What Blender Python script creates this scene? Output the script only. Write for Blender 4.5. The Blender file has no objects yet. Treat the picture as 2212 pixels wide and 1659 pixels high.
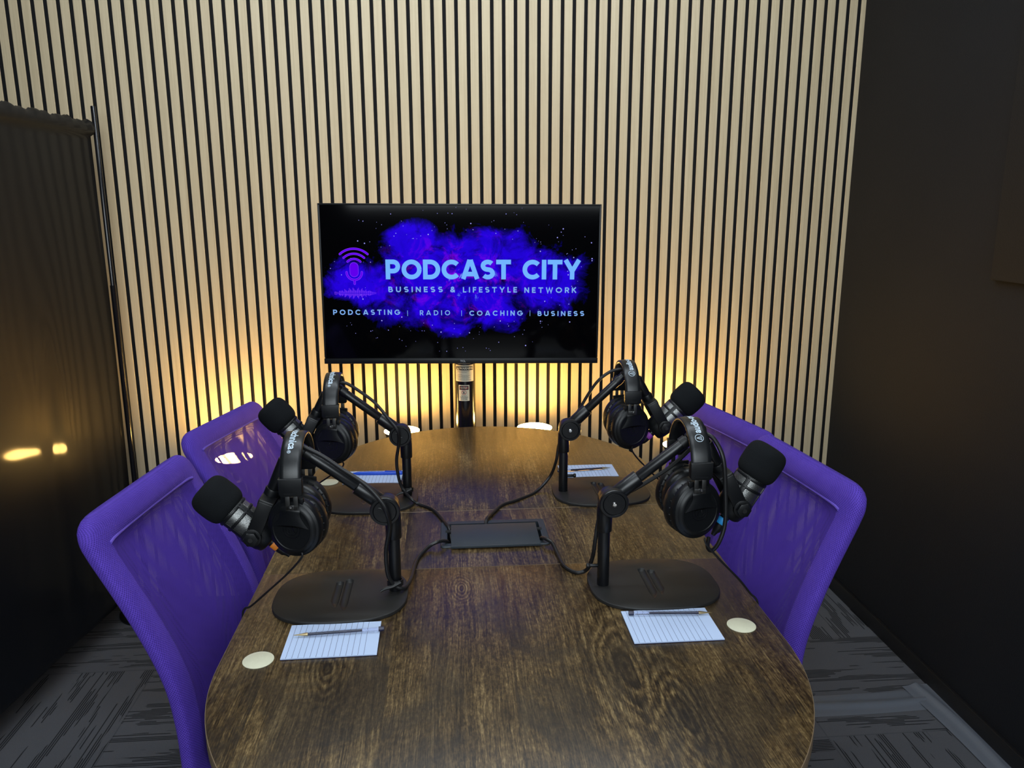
import bpy, bmesh, math, random
from mathutils import Vector, Matrix
random.seed(7)
PI = math.pi
SC = bpy.context.scene
COL = SC.collection

# ------------------------------------------------------------------ camera
CAM_Z = 1.4487
cam_d = bpy.data.cameras.new('camera'); cam = bpy.data.objects.new('camera', cam_d); COL.objects.link(cam)
_p, _yw, _r = 0.219354, 0.078866, 0.002899
_f = Vector((math.sin(_yw)*math.cos(_p), math.cos(_yw)*math.cos(_p), -math.sin(_p)))
_rt = Vector((math.cos(_yw), -math.sin(_yw), 0)); _dn = _f.cross(_rt)
_rt2 = math.cos(_r)*_rt + math.sin(_r)*_dn; _dn2 = -math.sin(_r)*_rt + math.cos(_r)*_dn
cam.matrix_world = Matrix(((_rt2.x, -_dn2.x, -_f.x, 0), (_rt2.y, -_dn2.y, -_f.y, 0), (_rt2.z, -_dn2.z, -_f.z, CAM_Z), (0, 0, 0, 1)))
cam_d.sensor_width = 36; cam_d.sensor_fit = 'HORIZONTAL'; cam_d.lens = 36*1704.38/2212
cam_d.clip_start = 0.02; cam_d.clip_end = 50
SC.camera = cam
# ------------------------------------------------------------------ world, exposure
SC.view_settings.view_transform = 'Standard'; SC.view_settings.look = 'None'
SC.view_settings.exposure = 0.0; SC.view_settings.gamma = 1.0; SC.view_settings.use_curve_mapping = False
W = bpy.data.worlds.new('world'); SC.world = W; W.use_nodes = True
W.node_tree.nodes['Background'].inputs[0].default_value = (0.75, 0.88, 1.0, 1)
W.node_tree.nodes['Background'].inputs[1].default_value = 0.12
# lamp strengths (W/m2/sr radiance of the luminous surfaces)
CEIL_COL, CEIL_POW = (0.84, 0.93, 1.0), 5.0
TUBE_POW = 29.5
LAMP_COL, LAMP_POW = (1.0, 0.59, 0.16), 128.0
REAR_FILL_POW = 62.0
# added cool area light behind the camera, standing in for unseen room light
_ld = bpy.data.lights.new('rear_fill_light', 'AREA'); _ld.shape = 'RECTANGLE'; _ld.size = 2.4; _ld.size_y = 1.2
_ld.energy = REAR_FILL_POW; _ld.color = (0.86, 0.95, 1.0)
_lo = bpy.data.objects.new('rear_fill_light', _ld); COL.objects.link(_lo)
_lo.location = (0.0, -1.45, 2.05); _lo.rotation_euler = (math.radians(78), 0, 0)

# ------------------------------------------------------------------ node helpers
class NT:
    def __init__(s, name):
        s.m = bpy.data.materials.new(name); s.m.use_nodes = True
        s.t = s.m.node_tree; s.t.nodes.clear()
        s.out = s.t.nodes.new('ShaderNodeOutputMaterial')
    def n(s, typ, ins=None, **kw):
        nd = s.t.nodes.new(typ)
        for k, v in kw.items(): setattr(nd, k, v)
        for k, v in (ins or {}).items(): s.set(nd.inputs[k], v)
        return nd
    def set(s, sock, v):
        if isinstance(v, bpy.types.NodeSocket): s.t.links.new(v, sock)
        elif isinstance(v, bpy.types.Node): s.t.links.new(v.outputs[0], sock)
        else:
            if sock.type == 'RGBA' and len(v) == 3: v = (*v, 1)
            sock.default_value = v
    def math(s, op, a, b=0.0, c=None, clamp=False):
        nd = s.t.nodes.new('ShaderNodeMath'); nd.operation = op; nd.use_clamp = clamp
        s.set(nd.inputs[0], a); s.set(nd.inputs[1], b)
        if c is not None: s.set(nd.inputs[2], c)
        return nd.outputs[0]
    def mix(s, fac, a, b, mode='MIX'):
        nd = s.t.nodes.new('ShaderNodeMix'); nd.data_type = 'RGBA'; nd.blend_type = mode
        s.set(nd.inputs[0], fac); s.set(nd.inputs[6], a); s.set(nd.inputs[7], b)
        return nd.outputs[2]
    def ramp(s, fac, stops):
        nd = s.t.nodes.new('ShaderNodeValToRGB'); s.set(nd.inputs[0], fac)
        el = nd.color_ramp.elements
        while len(el) < len(stops): el.new(0.5)
        for e, (p, c) in zip(el, stops):
            e.position = p; e.color = (*c, 1) if len(c) == 3 else c
        return nd.outputs[0]
    def noise(s, vec, scale, detail=3.0, rough=0.55, dist=0.0):
        nd = s.n('ShaderNodeTexNoise', {'Scale': scale, 'Detail': detail, 'Roughness': rough, 'Distortion': dist}); s.set(nd.inputs['Vector'], vec)
        return nd.outputs[0]
    def mapping(s, vec, scale=(1, 1, 1), loc=(0, 0, 0), rot=(0, 0, 0)):
        nd = s.n('ShaderNodeMapping', {'Scale': scale, 'Location': loc, 'Rotation': rot}); s.set(nd.inputs['Vector'], vec)
        return nd.outputs[0]
    def coord(s, which='Object'): return s.n('ShaderNodeTexCoord').outputs[which]
    def bump(s, h, strength=0.3, dist=0.002):
        return s.n('ShaderNodeBump', {'Height': h, 'Strength': strength, 'Distance': dist}).outputs[0]
    def bsdf(s, base, rough=0.5, metal=0.0, normal=None, **kw):
        nd = s.n('ShaderNodeBsdfPrincipled'); s.set(nd.inputs['Base Color'], base); s.set(nd.inputs['Roughness'], rough); s.set(nd.inputs['Metallic'], metal)
        if normal is not None: s.set(nd.inputs['Normal'], normal)
        for k, v in kw.items(): s.set(nd.inputs[k.replace('_', ' ')], v)
        return nd
    def done(s, sh):
        s.t.links.new(sh.outputs[0] if isinstance(sh, bpy.types.Node) else sh, s.out.inputs[0]); return s.m

def plain(name, col, rough=0.5, metal=0.0, bump=0.0, scale=400, **kw):
    t = NT(name); c = t.coord()
    nz = t.noise(c, scale, 2.0)
    base = t.mix(t.math('MULTIPLY', nz, 0.25), (*col, 1), tuple(x*0.75 for x in col) + (1,))
    nm = t.bump(nz, bump, 0.0008) if bump else None
    return t.done(t.bsdf(base, rough, metal, nm, **kw))

def emit(name, col, s):
    t = NT(name); e = t.n('ShaderNodeEmission', {'Color': (*col, 1), 'Strength': s}); return t.done(e)

M = {}
M['black_metal'] = plain('black_powder_coated_metal', (0.005, 0.0055, 0.007), 0.34, 0.0, 0.05)
M['base_plate'] = plain('matt_black_plate', (0.0165, 0.016, 0.0155), 0.46, 0.0, 0.05, 900, Specular_IOR_Level=0.35)
M['black_plastic'] = plain('black_plastic', (0.0042, 0.0048, 0.006), 0.40, Specular_IOR_Level=0.35)
M['gloss_black'] = plain('gloss_black', (0.006, 0.006, 0.008), 0.16)
M['leather'] = plain('black_leatherette', (0.0065, 0.0075, 0.009), 0.36, 0, 0.12, 700)
M['foam'] = plain('black_foam', (0.0075, 0.0088, 0.0102), 0.95, 0, 0.9, 900, Specular_IOR_Level=0.15)
M['rubber'] = plain('black_rubber', (0.006, 0.006, 0.007), 0.45)
M['steel'] = plain('bright_steel', (0.75, 0.75, 0.76), 0.22, 1.0)
M['dull_steel'] = plain('dull_steel', (0.09, 0.09, 0.09), 0.42, 1.0)
M['print'] = plain('pale_blue_print', (0.55, 0.66, 0.76), 0.6)
M['grey_plate'] = plain('slate_grey_metal', (0.021, 0.030, 0.040), 0.5)
M['dark'] = plain('dark_void', (0.004, 0.004, 0.005), 0.8)
M['cream'] = plain('cream_sticker', (0.66, 0.64, 0.47), 0.6)
M['brass'] = plain('brass_tip', (0.55, 0.42, 0.22), 0.3, 1.0)
M['ink'] = plain('dark_ink', (0.02, 0.02, 0.05), 0.3)
M['navy'] = plain('navy_card', (0.015, 0.017, 0.06), 0.6)
M['blue_pl'] = plain('bright_blue_plastic', (0.01, 0.08, 0.60), 0.25)
M['orange'] = plain('orange_ring', (0.75, 0.22, 0.02), 0.5)
M['violet'] = plain('violet_ring', (0.30, 0.05, 0.42), 0.5)
M['cyan'] = plain('blue_ring', (0.02, 0.30, 0.70), 0.5)
M['red'] = plain('sign_red', (0.45, 0.05, 0.05), 0.6)
M['label'] = plain('label_paper', (0.72, 0.66, 0.50), 0.55)
M['label_black'] = plain('label_black', (0.02, 0.02, 0.02), 0.6)
M['tape'] = plain('silver_grey_tape', (0.135, 0.152, 0.185), 0.38, 0.0, 0.3, 300)
M['skirting'] = plain('black_skirting', (0.007, 0.007, 0.008), 0.45)
M['wall_dark'] = plain('dark_wall_paint', (0.03, 0.031, 0.034), 0.85, 0, 0.1, 120)
M['ceiling'] = plain('grey_ceiling', (0.16, 0.17, 0.18), 0.9)
M['ceil_light'] = emit('ceiling_light_diffuser', CEIL_COL, CEIL_POW)
M['tube_light'] = emit('linear_light_diffuser', CEIL_COL, TUBE_POW)
M['lamp_light'] = emit('warm_lamp_disc', LAMP_COL, LAMP_POW)
M['white_frame'] = plain('white_enamel', (0.7, 0.7, 0.7), 0.5)
M['table_edge'] = plain('brown_edge_band', (0.20, 0.14, 0.085), 0.45)
def clear_plastic():
    t = NT('clear_pen_plastic')
    return t.done(t.bsdf((0.93, 0.94, 1.0, 1), 0.05, 0, None, Transmission_Weight=1.0, IOR=1.25))
M['clear'] = clear_plastic()

def mat_wall_right():
    t = NT('black_felt_panel'); c = t.coord()
    n1 = t.noise(c, 260, 3); n2 = t.noise(c, 3, 2)
    base = t.mix(n2, (0.0048, 0.0060, 0.0090, 1), (0.0075, 0.0090, 0.0125, 1))
    return t.done(t.bsdf(base, 0.75, 0, t.bump(n1, 0.5, 0.0015), Specular_IOR_Level=0.3))
M['felt_wall'] = mat_wall_right()

def mat_oak():
    t = NT('light_oak_veneer'); c = t.coord()
    v = t.mapping(c, (1, 1, 1))
    slat = t.n('ShaderNodeSeparateXYZ', {0: c})
    idx = t.math('FLOOR', t.math('DIVIDE', t.math('ADD', slat.outputs[0], 1.3928), 0.04))
    wn = t.n('ShaderNodeTexWhiteNoise', {'W': idx}, noise_dimensions='1D')
    comb = t.n('ShaderNodeCombineXYZ', {0: slat.outputs[0], 1: t.math('MULTIPLY', wn.outputs[0], 30.0), 2: slat.outputs[2]})
    fine = t.noise(t.mapping(comb, (420, 1, 5)), 1.0, 4, 0.6)
    broad = t.noise(t.mapping(comb, (60, 1, 1.6)), 1.0, 4, 0.6, 0.6)
    base = t.ramp(t.math('ADD', t.math('MULTIPLY', fine, 0.55), t.math('MULTIPLY', broad, 0.45)),
                  [(0.30, (0.45, 0.36, 0.225)), (0.5, (0.55, 0.455, 0.295)), (0.72, (0.63, 0.54, 0.37))])
    base = t.mix(t.math('MULTIPLY', wn.outputs[0], 0.22), base, (0.50, 0.405, 0.265, 1))
    return t.done(t.bsdf(base, 0.55, 0, t.bump(fine, 0.12, 0.0006)))
M['oak'] = mat_oak()
M['felt'] = plain('black_felt', (0.005, 0.005, 0.006), 0.95, 0, 0.5, 500)

def mat_table():
    t = NT('rustic_brown_wood'); c = t.coord()
    sep = t.n('ShaderNodeSeparateXYZ', {0: c}); x, y = sep.outputs[0], sep.outputs[1]
    # planks 19 cm wide running along the table
    pl = t.math('FLOOR', t.math('DIVIDE', t.math('ADD', x, 0.57), 0.19))
    pw = t.n('ShaderNodeTexWhiteNoise', {'W': pl}, noise_dimensions='1D').outputs[0]
    cv = t.n('ShaderNodeCombineXYZ', {0: x, 1: t.math('ADD', y, t.math('MULTIPLY', pw, 7.0)), 2: t.math('MULTIPLY', pw, 3.0)}).outputs[0]
    warp = t.n('ShaderNodeTexNoise', {'Scale': 1.0, 'Detail': 3.0}); t.set(warp.inputs['Vector'], t.mapping(cv, (4.0, 2.2, 1)))
    wx = t.math('MULTIPLY', t.math('SUBTRACT', warp.outputs[0], 0.5), 0.030)
    cw = t.n('ShaderNodeCombineXYZ', {0: t.math('ADD', t.n('ShaderNodeSeparateXYZ', {0: cv}).outputs[0], wx), 1: t.n('ShaderNodeSeparateXYZ', {0: cv}).outputs[1], 2: t.math('MULTIPLY', pw, 3.0)}).outputs[0]
    grain = t.noise(t.mapping(cw, (150, 3.2, 1)), 1.0, 4, 0.6, 0.2)
    fibre = t.noise(t.mapping(cw, (480, 15, 1)), 1.0, 4, 0.65)
    fib2 = t.noise(t.mapping(cw, (760, 75, 1)), 1.0, 3, 0.6)
    big = t.noise(t.mapping(cv, (8.0, 3.6, 1)), 1.0, 6, 0.70, 0.9)
    patch = t.noise(t.mapping(cv, (5.2, 3.0, 1), (4, 2, 0)), 1.0, 7, 0.74, 0.7)
    cool = t.noise(t.mapping(cv, (3.0, 2.4, 1), (1, 7, 0)), 1.0, 3, 0.6)
    spk = t.noise(t.mapping(cv, (210, 110, 1)), 1.0, 3, 0.6)
    # cathedral rings around a few knots
    rings = None; knots = None
    for kx_, ky_, sx_, sy_ in ((0.175, -0.50, 9.0, 2.6), (0.235, -0.63, 12.0, 3.0), (-0.075, -0.22, 24.0, 10.0), (-0.285, -0.47, 15.0, 6.0)):
        dx = t.math('MULTIPLY', t.math('ADD', t.math('SUBTRACT', x, kx_), wx), sx_); dy = t.math('MULTIPLY', t.math('SUBTRACT', y, ky_), sy_)
        rr_ = t.math('ADD', t.math('SQRT', t.math('ADD', t.math('MULTIPLY', dx, dx), t.math('MULTIPLY', dy, dy))), t.math('MULTIPLY', t.math('SUBTRACT', big, 0.5), 0.5))
        w_ = t.math('MULTIPLY', t.math('SINE', t.math('MULTIPLY', rr_, 52.0)), t.math('SUBTRACT', 1.0, t.math('MULTIPLY', rr_, 1.1), clamp=True))
        kk = t.math('SUBTRACT', 1.0, t.math('MULTIPLY', rr_, 5.5), clamp=True)
        rings = w_ if rings is None else t.math('ADD', rings, w_); knots = kk if knots is None else t.math('ADD', knots, kk)
    v = t.math('ADD', t.math('MULTIPLY', grain, 0.32), t.math('MULTIPLY', fibre, 0.50))
    v = t.math('ADD', v, t.math('MULTIPLY', t.math('SUBTRACT', fib2, 0.5), 0.36))
    v = t.math('ADD', v, t.math('MULTIPLY', rings, 0.11))
    v = t.math('ADD', v, t.math('MULTIPLY', big, 0.40))
    v = t.math('ADD', v, t.math('MULTIPLY', t.math('SUBTRACT', spk, 0.5), 0.34))
    v = t.math('SUBTRACT', v, 0.12)
    base = t.ramp(v, [(0.32, (0.010, 0.0058, 0.0026)), (0.42, (0.036, 0.021, 0.0082)), (0.52, (0.092, 0.057, 0.022)), (0.62, (0.190, 0.127, 0.052)), (0.75, (0.35, 0.25, 0.115))])
    smoke = t.ramp(t.math('ADD', patch, t.math('MULTIPLY', t.math('SUBTRACT', spk, 0.5), 0.12)), [(0.505, (0, 0, 0)), (0.575, (1, 1, 1))])
    base = t.mix(t.math('MULTIPLY', smoke, 0.58), base, (0.018, 0.014, 0.011, 1))
    base = t.mix(t.math('MULTIPLY', knots, 0.85, clamp=True), base, (0.012, 0.008, 0.006, 1))
    tint = t.ramp(cool, [(0.50, (0, 0, 0)), (0.68, (1, 1, 1))])  # cool patches paint the screen's purplish reflection into the wood colour
    base = t.mix(t.math('MULTIPLY', tint, 0.5), base, t.mix(1.0, base, (0.72, 0.70, 0.78, 1), 'MULTIPLY'))
    ro = t.math('ADD', 0.25, t.math('MULTIPLY', fibre, 0.16))
    return t.done(t.bsdf(base, ro, 0, t.bump(t.math('ADD', fibre, t.math('MULTIPLY', grain, 0.6)), 0.10, 0.0006), Specular_IOR_Level=0.52))
M['table'] = mat_table()

def mat_carpet():
    t = NT('charcoal_carpet_tiles'); c = t.coord()
    sep = t.n('ShaderNodeSeparateXYZ', {0: c}); x, y = sep.outputs[0], sep.outputs[1]
    tx = t.math('DIVIDE', t.math('ADD', x, 4.47), 0.5); ty = t.math('DIVIDE', t.math('ADD', y, 5.635), 0.5)
    fx, fy = t.math('FLOOR', tx), t.math('FLOOR', ty)
    par = t.math('MODULO', t.math('ADD', fx, fy), 2.0)
    wn = t.n('ShaderNodeTexWhiteNoise', {0: t.n('ShaderNodeCombineXYZ', {0: fx, 1: fy}).outputs[0]}, noise_dimensions='2D')
    off = t.math('MULTIPLY', wn.outputs[0], 13.0)
    along = t.math('ADD', t.math('MULTIPLY', x, t.math('SUBTRACT', 1.0, par)), t.math('MULTIPLY', y, par))
    across = t.math('ADD', t.math('MULTIPLY', y, t.math('SUBTRACT', 1.0, par)), t.math('MULTIPLY', x, par))
    row = t.math('FLOOR', t.math('DIVIDE', across, 0.0065))
    rw = t.n('ShaderNodeTexWhiteNoise', {'W': t.math('ADD', row, off)}, noise_dimensions='1D').outputs[0]
    dash = t.noise(t.n('ShaderNodeCombineXYZ', {0: t.math('MULTIPLY', along, 3.6), 1: t.math('ADD', t.math('MULTIPLY', across, 26.0), off), 2: t.math('MULTIPLY', rw, 0.75)}).outputs[0], 1.0, 2, 0.5)
    rowf = t.math('FRACT', t.math('DIVIDE', across, 0.0065))
    line = t.math('MULTIPLY', t.math('GREATER_THAN', dash, 0.55), t.math('LESS_THAN', rowf, 0.55))
    pile = t.noise(c, 520, 2)
    broad = t.noise(c, 5, 3)
    base = t.mix(pile, (0.078, 0.082, 0.094, 1), (0.138, 0.145, 0.165, 1))
    base = t.mix(t.math('MULTIPLY', wn.outputs[0], 0.4), base, (0.032, 0.031, 0.037, 1))
    base = t.mix(t.math('MULTIPLY', line, 0.85), base, (0.007, 0.008, 0.010, 1))
    edge = t.math('MAXIMUM', t.math('LESS_THAN', t.math('FRACT', tx), 0.008), t.math('LESS_THAN', t.math('FRACT', ty), 0.008))
    base = t.mix(t.math('MULTIPLY', edge, 0.25), base, (0.012, 0.012, 0.014, 1))
    h = t.math('SUBTRACT', pile, t.math('MULTIPLY', line, 0.8))
    return t.done(t.bsdf(base, 0.95, 0, t.bump(h, 0.7, 0.002), Specular_IOR_Level=0.2))
M['carpet'] = mat_carpet()

def hexdots(t, uv, px, py):
    """distance (0 centre .. ~0.5) to the nearest cell centre of a staggered grid on the UV map (metres)"""
    sep = t.n('ShaderNodeSeparateXYZ', {0: uv})
    a = t.math('DIVIDE', sep.outputs[0], px); b = t.math('DIVIDE', sep.outputs[1], py)
    def d(o):
        dx = t.math('SUBTRACT', t.math('FRACT', t.math('ADD', a, o)), 0.5)
        dy = t.math('SUBTRACT', t.math('FRACT', t.math('ADD', b, o)), 0.5)
        return t.math('SQRT', t.math('ADD', t.math('MULTIPLY', dx, dx), t.math('MULTIPLY', dy, dy)))
    return t.math('MINIMUM', d(0.0), d(0.5))

PURPLE, PURPLE_HI = (0.092, 0.042, 0.44, 1), (0.128, 0.064, 0.54, 1)
def mat_border():
    t = NT('purple_spacer_mesh'); uv = t.coord('UV')
    d = hexdots(t, uv, 0.0052, 0.0058)
    hole = t.math('LESS_THAN', d, 0.25)
    nz = t.noise(t.coord(), 35, 3)
    base = t.mix(nz, PURPLE, PURPLE_HI)
    base = t.mix(t.math('MULTIPLY', hole, 0.62), base, (0.022, 0.010, 0.16, 1))
    return t.done(t.bsdf(base, 0.75, 0, t.bump(d, 0.8, 0.0025), Sheen_Weight=0.06, Sheen_Roughness=0.5, Sheen_Tint=(0.45, 0.35, 1.0, 1), Specular_IOR_Level=0.25))
def mat_mesh():
    t = NT('purple_see_through_mesh'); uv = t.coord('UV')
    d = hexdots(t, uv, 0.0042, 0.0042)
    hole = t.math('LESS_THAN', d, 0.19)
    nz = t.noise(t.coord(), 30, 3)
    base = t.mix(nz, PURPLE, PURPLE_HI)
    base = t.mix(t.math('MULTIPLY', t.math('LESS_THAN', d, 0.30), 0.45), base, (0.035, 0.015, 0.22, 1))
    b = t.bsdf(base, 0.75, 0, t.bump(d, 0.6, 0.002), Sheen_Weight=0.06, Sheen_Roughness=0.5, Sheen_Tint=(0.45, 0.35, 1.0, 1), Specular_IOR_Level=0.25)
    tl = t.n('ShaderNodeBsdfTranslucent', {'Color': (0.30, 0.16, 0.75, 1)})
    m1 = t.n('ShaderNodeMixShader', {0: 0.25, 1: b.outputs[0], 2: tl.outputs[0]})
    tr = t.n('ShaderNodeBsdfTransparent')
    return t.done(t.n('ShaderNodeMixShader', {0: hole, 1: m1.outputs[0], 2: tr.outputs[0]}))
M['border'] = mat_border(); M['mesh'] = mat_mesh()
M['piping'] = plain('purple_piping', (0.13, 0.075, 0.50), 0.7, 0, 0.4, 500)

def mat_grille():
    t = NT('silver_grille_mesh'); uv = t.coord('UV')
    d = hexdots(t, uv, 0.0030, 0.0030)
    hole = t.math('LESS_THAN', d, 0.26)
    base = t.mix(hole, (0.52, 0.53, 0.52, 1), (0.006, 0.006, 0.006, 1))
    return t.done(t.bsdf(base, 0.35, t.math('SUBTRACT', 1.0, hole), t.bump(d, 0.6, 0.001)))
M['grille'] = mat_grille()

def mat_curtain():
    t = NT('black_satin_drape'); c = t.coord()
    nz = t.noise(t.mapping(c, (3, 6, 0.6)), 1.0, 3)
    fine = t.noise(c, 420, 2)
    base = t.mix(nz, (0.0045, 0.0054, 0.0078, 1), (0.0068, 0.0080, 0.011, 1))
    return t.done(t.bsdf(base, 0.45, 0, t.bump(fine, 0.08, 0.0005), Specular_IOR_Level=0.10, Coat_Weight=0.22, Coat_Roughness=0.08))
M['curtain'] = mat_curtain()

def mat_paper():
    t = NT('ruled_paper'); c = t.coord()
    sep = t.n('ShaderNodeSeparateXYZ', {0: c})
    ln = t.math('LESS_THAN', t.math('FRACT', t.math('DIVIDE', t.math('ADD', sep.outputs[0], 0.5), 0.0094)), 0.075)
    geo = t.n('ShaderNodeNewGeometry'); nz = t.n('ShaderNodeSeparateXYZ', {0: geo.outputs['Normal']}).outputs[2]
    ln = t.math('MULTIPLY', ln, t.math('GREATER_THAN', nz, 0.9))
    ln = t.math('MULTIPLY', ln, t.math('LESS_THAN', sep.outputs[0], 0.062))
    base = t.mix(ln, (0.50, 0.61, 0.83, 1), (0.12, 0.15, 0.27, 1))
    return t.done(t.bsdf(base, 0.7))
M['paper'] = mat_paper()

def mat_screen():
    """the picture shown on the television: a blue nebula on black"""
    t = NT('screen_picture'); c = t.coord()
    sep = t.n('ShaderNodeSeparateXYZ', {0: c}); u, v = sep.outputs[0], sep.outputs[2]
    uv = t.n('ShaderNodeCombineXYZ', {0: u, 1: v}).outputs[0]
    n1 = t.noise(uv, 6.5, 6, 0.62, 0.5); n2 = t.noise(t.mapping(uv, (1, 1, 1), (3.3, 1.1, 0)), 13.0, 6, 0.65, 0.8)
    n3 = t.noise(t.mapping(uv, (1, 1, 1), (7.7, 5.2, 0)), 20.0, 6, 0.7, 0.6)
    # a wide flattened cloud
    def ell(cx, cz, a, b, pw_=2.0):
        ex = t.math('POWER', t.math('ABSOLUTE', t.math('DIVIDE', t.math('SUBTRACT', u, cx), a)), pw_)
        ez = t.math('POWER', t.math('ABSOLUTE', t.math('DIVIDE', t.math('SUBTRACT', v, cz), b)), pw_)
        return t.math('SUBTRACT', 1.0, t.math('POWER', t.math('ADD', ex, ez), 1.0/pw_))
    m = t.math('MAXIMUM', ell(-0.01, 0.275, 0.31, 0.160, 3.5), t.math('MAXIMUM', ell(-0.30, 0.262, 0.15, 0.085), ell(0.28, 0.265, 0.145, 0.125)))
    m = t.math('MAXIMUM', m, t.math('MAXIMUM', ell(-0.150, 0.395, 0.095, 0.075), ell(0.130, 0.385, 0.10, 0.065)))
    m = t.math('MAXIMUM', m, t.math('MAXIMUM', ell(-0.04, 0.15, 0.09, 0.075), ell(0.12, 0.16, 0.09, 0.07)))
    m = t.math('ADD', m, t.math('ADD', t.math('MULTIPLY', t.math('SUBTRACT', n1, 0.52), 1.5), t.math('MULTIPLY', t.math('SUBTRACT', n2, 0.5), 0.9)))
    cloud = t.ramp(m, [(0.02, (0, 0, 0)), (0.16, (.25, .25, .25)), (0.40, (1, 1, 1))])
    holes = t.ramp(n2, [(0.34, (0.25, 0.25, 0.25)), (0.52, (1, 1, 1))])
    body = t.mix(n3, (0.003, 0.0, 0.42, 1), (0.030, 0.0, 0.98, 1))
    core = t.math('MULTIPLY', t.math('MAXIMUM', ell(-0.01, 0.275, 0.30, 0.17), 0.0), t.math('MAXIMUM', t.math('SUBTRACT', n3, 0.53), 0.0))
    pink = t.math('MULTIPLY', core, 7.0, clamp=True)
    col = t.mix(1.0, t.mix(1.0, body, holes, 'MULTIPLY'), cloud, 'MULTIPLY')
    col = t.mix(t.math('MULTIPLY', pink, 0.6), col, (0.42, 0.0, 0.80, 1))
    hot = t.math('MULTIPLY', t.math('MAXIMUM', ell(0.03, 0.262, 0.11, 0.06), 0.0), t.math('MAXIMUM', t.math('SUBTRACT', n2, 0.56), 0.0))
    col = t.mix(t.math('MULTIPLY', hot, 30.0, clamp=True), col, (0.25, 0.42, 1.0, 1))
    e = t.n('ShaderNodeEmission', {'Color': col, 'Strength': 1.0})
    b = t.bsdf((0.001, 0.001, 0.0015, 1), 0.07, Specular_IOR_Level=0.15)
    a = t.n('ShaderNodeAddShader', {0: e.outputs[0], 1: b.outputs[0]})
    return t.done(a)
M['screen'] = mat_screen()
M['scr_text'] = emit('screen_text_light_blue', (0.17, 0.46, 1.0), 1.0)
M['scr_text2'] = emit('screen_text_pale_blue', (0.23, 0.46, 0.93), 0.9)
M['scr_violet'] = emit('screen_violet', (0.115, 0.0, 0.84), 1.0)
M['scr_violet_edge'] = emit('screen_violet_edge', (0.23, 0.04, 1.0), 1.0)
M['scr_star'] = emit('screen_stars', (0.35, 0.35, 0.95), 1.0)

# ------------------------------------------------------------------ mesh helpers
def frame(o, z, x=None):
    """matrix with origin o, local z along z"""
    z = Vector(z).normalized()
    if x is None: x = Vector((1, 0, 0)) if abs(z.x) < 0.9 else Vector((0, 1, 0))
    x = Vector(x); y = z.cross(x).normalized(); x = y.cross(z).normalized()
    return Matrix(((x.x, y.x, z.x, o[0]), (x.y, y.y, z.y, o[1]), (x.z, y.z, z.z, o[2]), (0, 0, 0, 1)))

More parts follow.
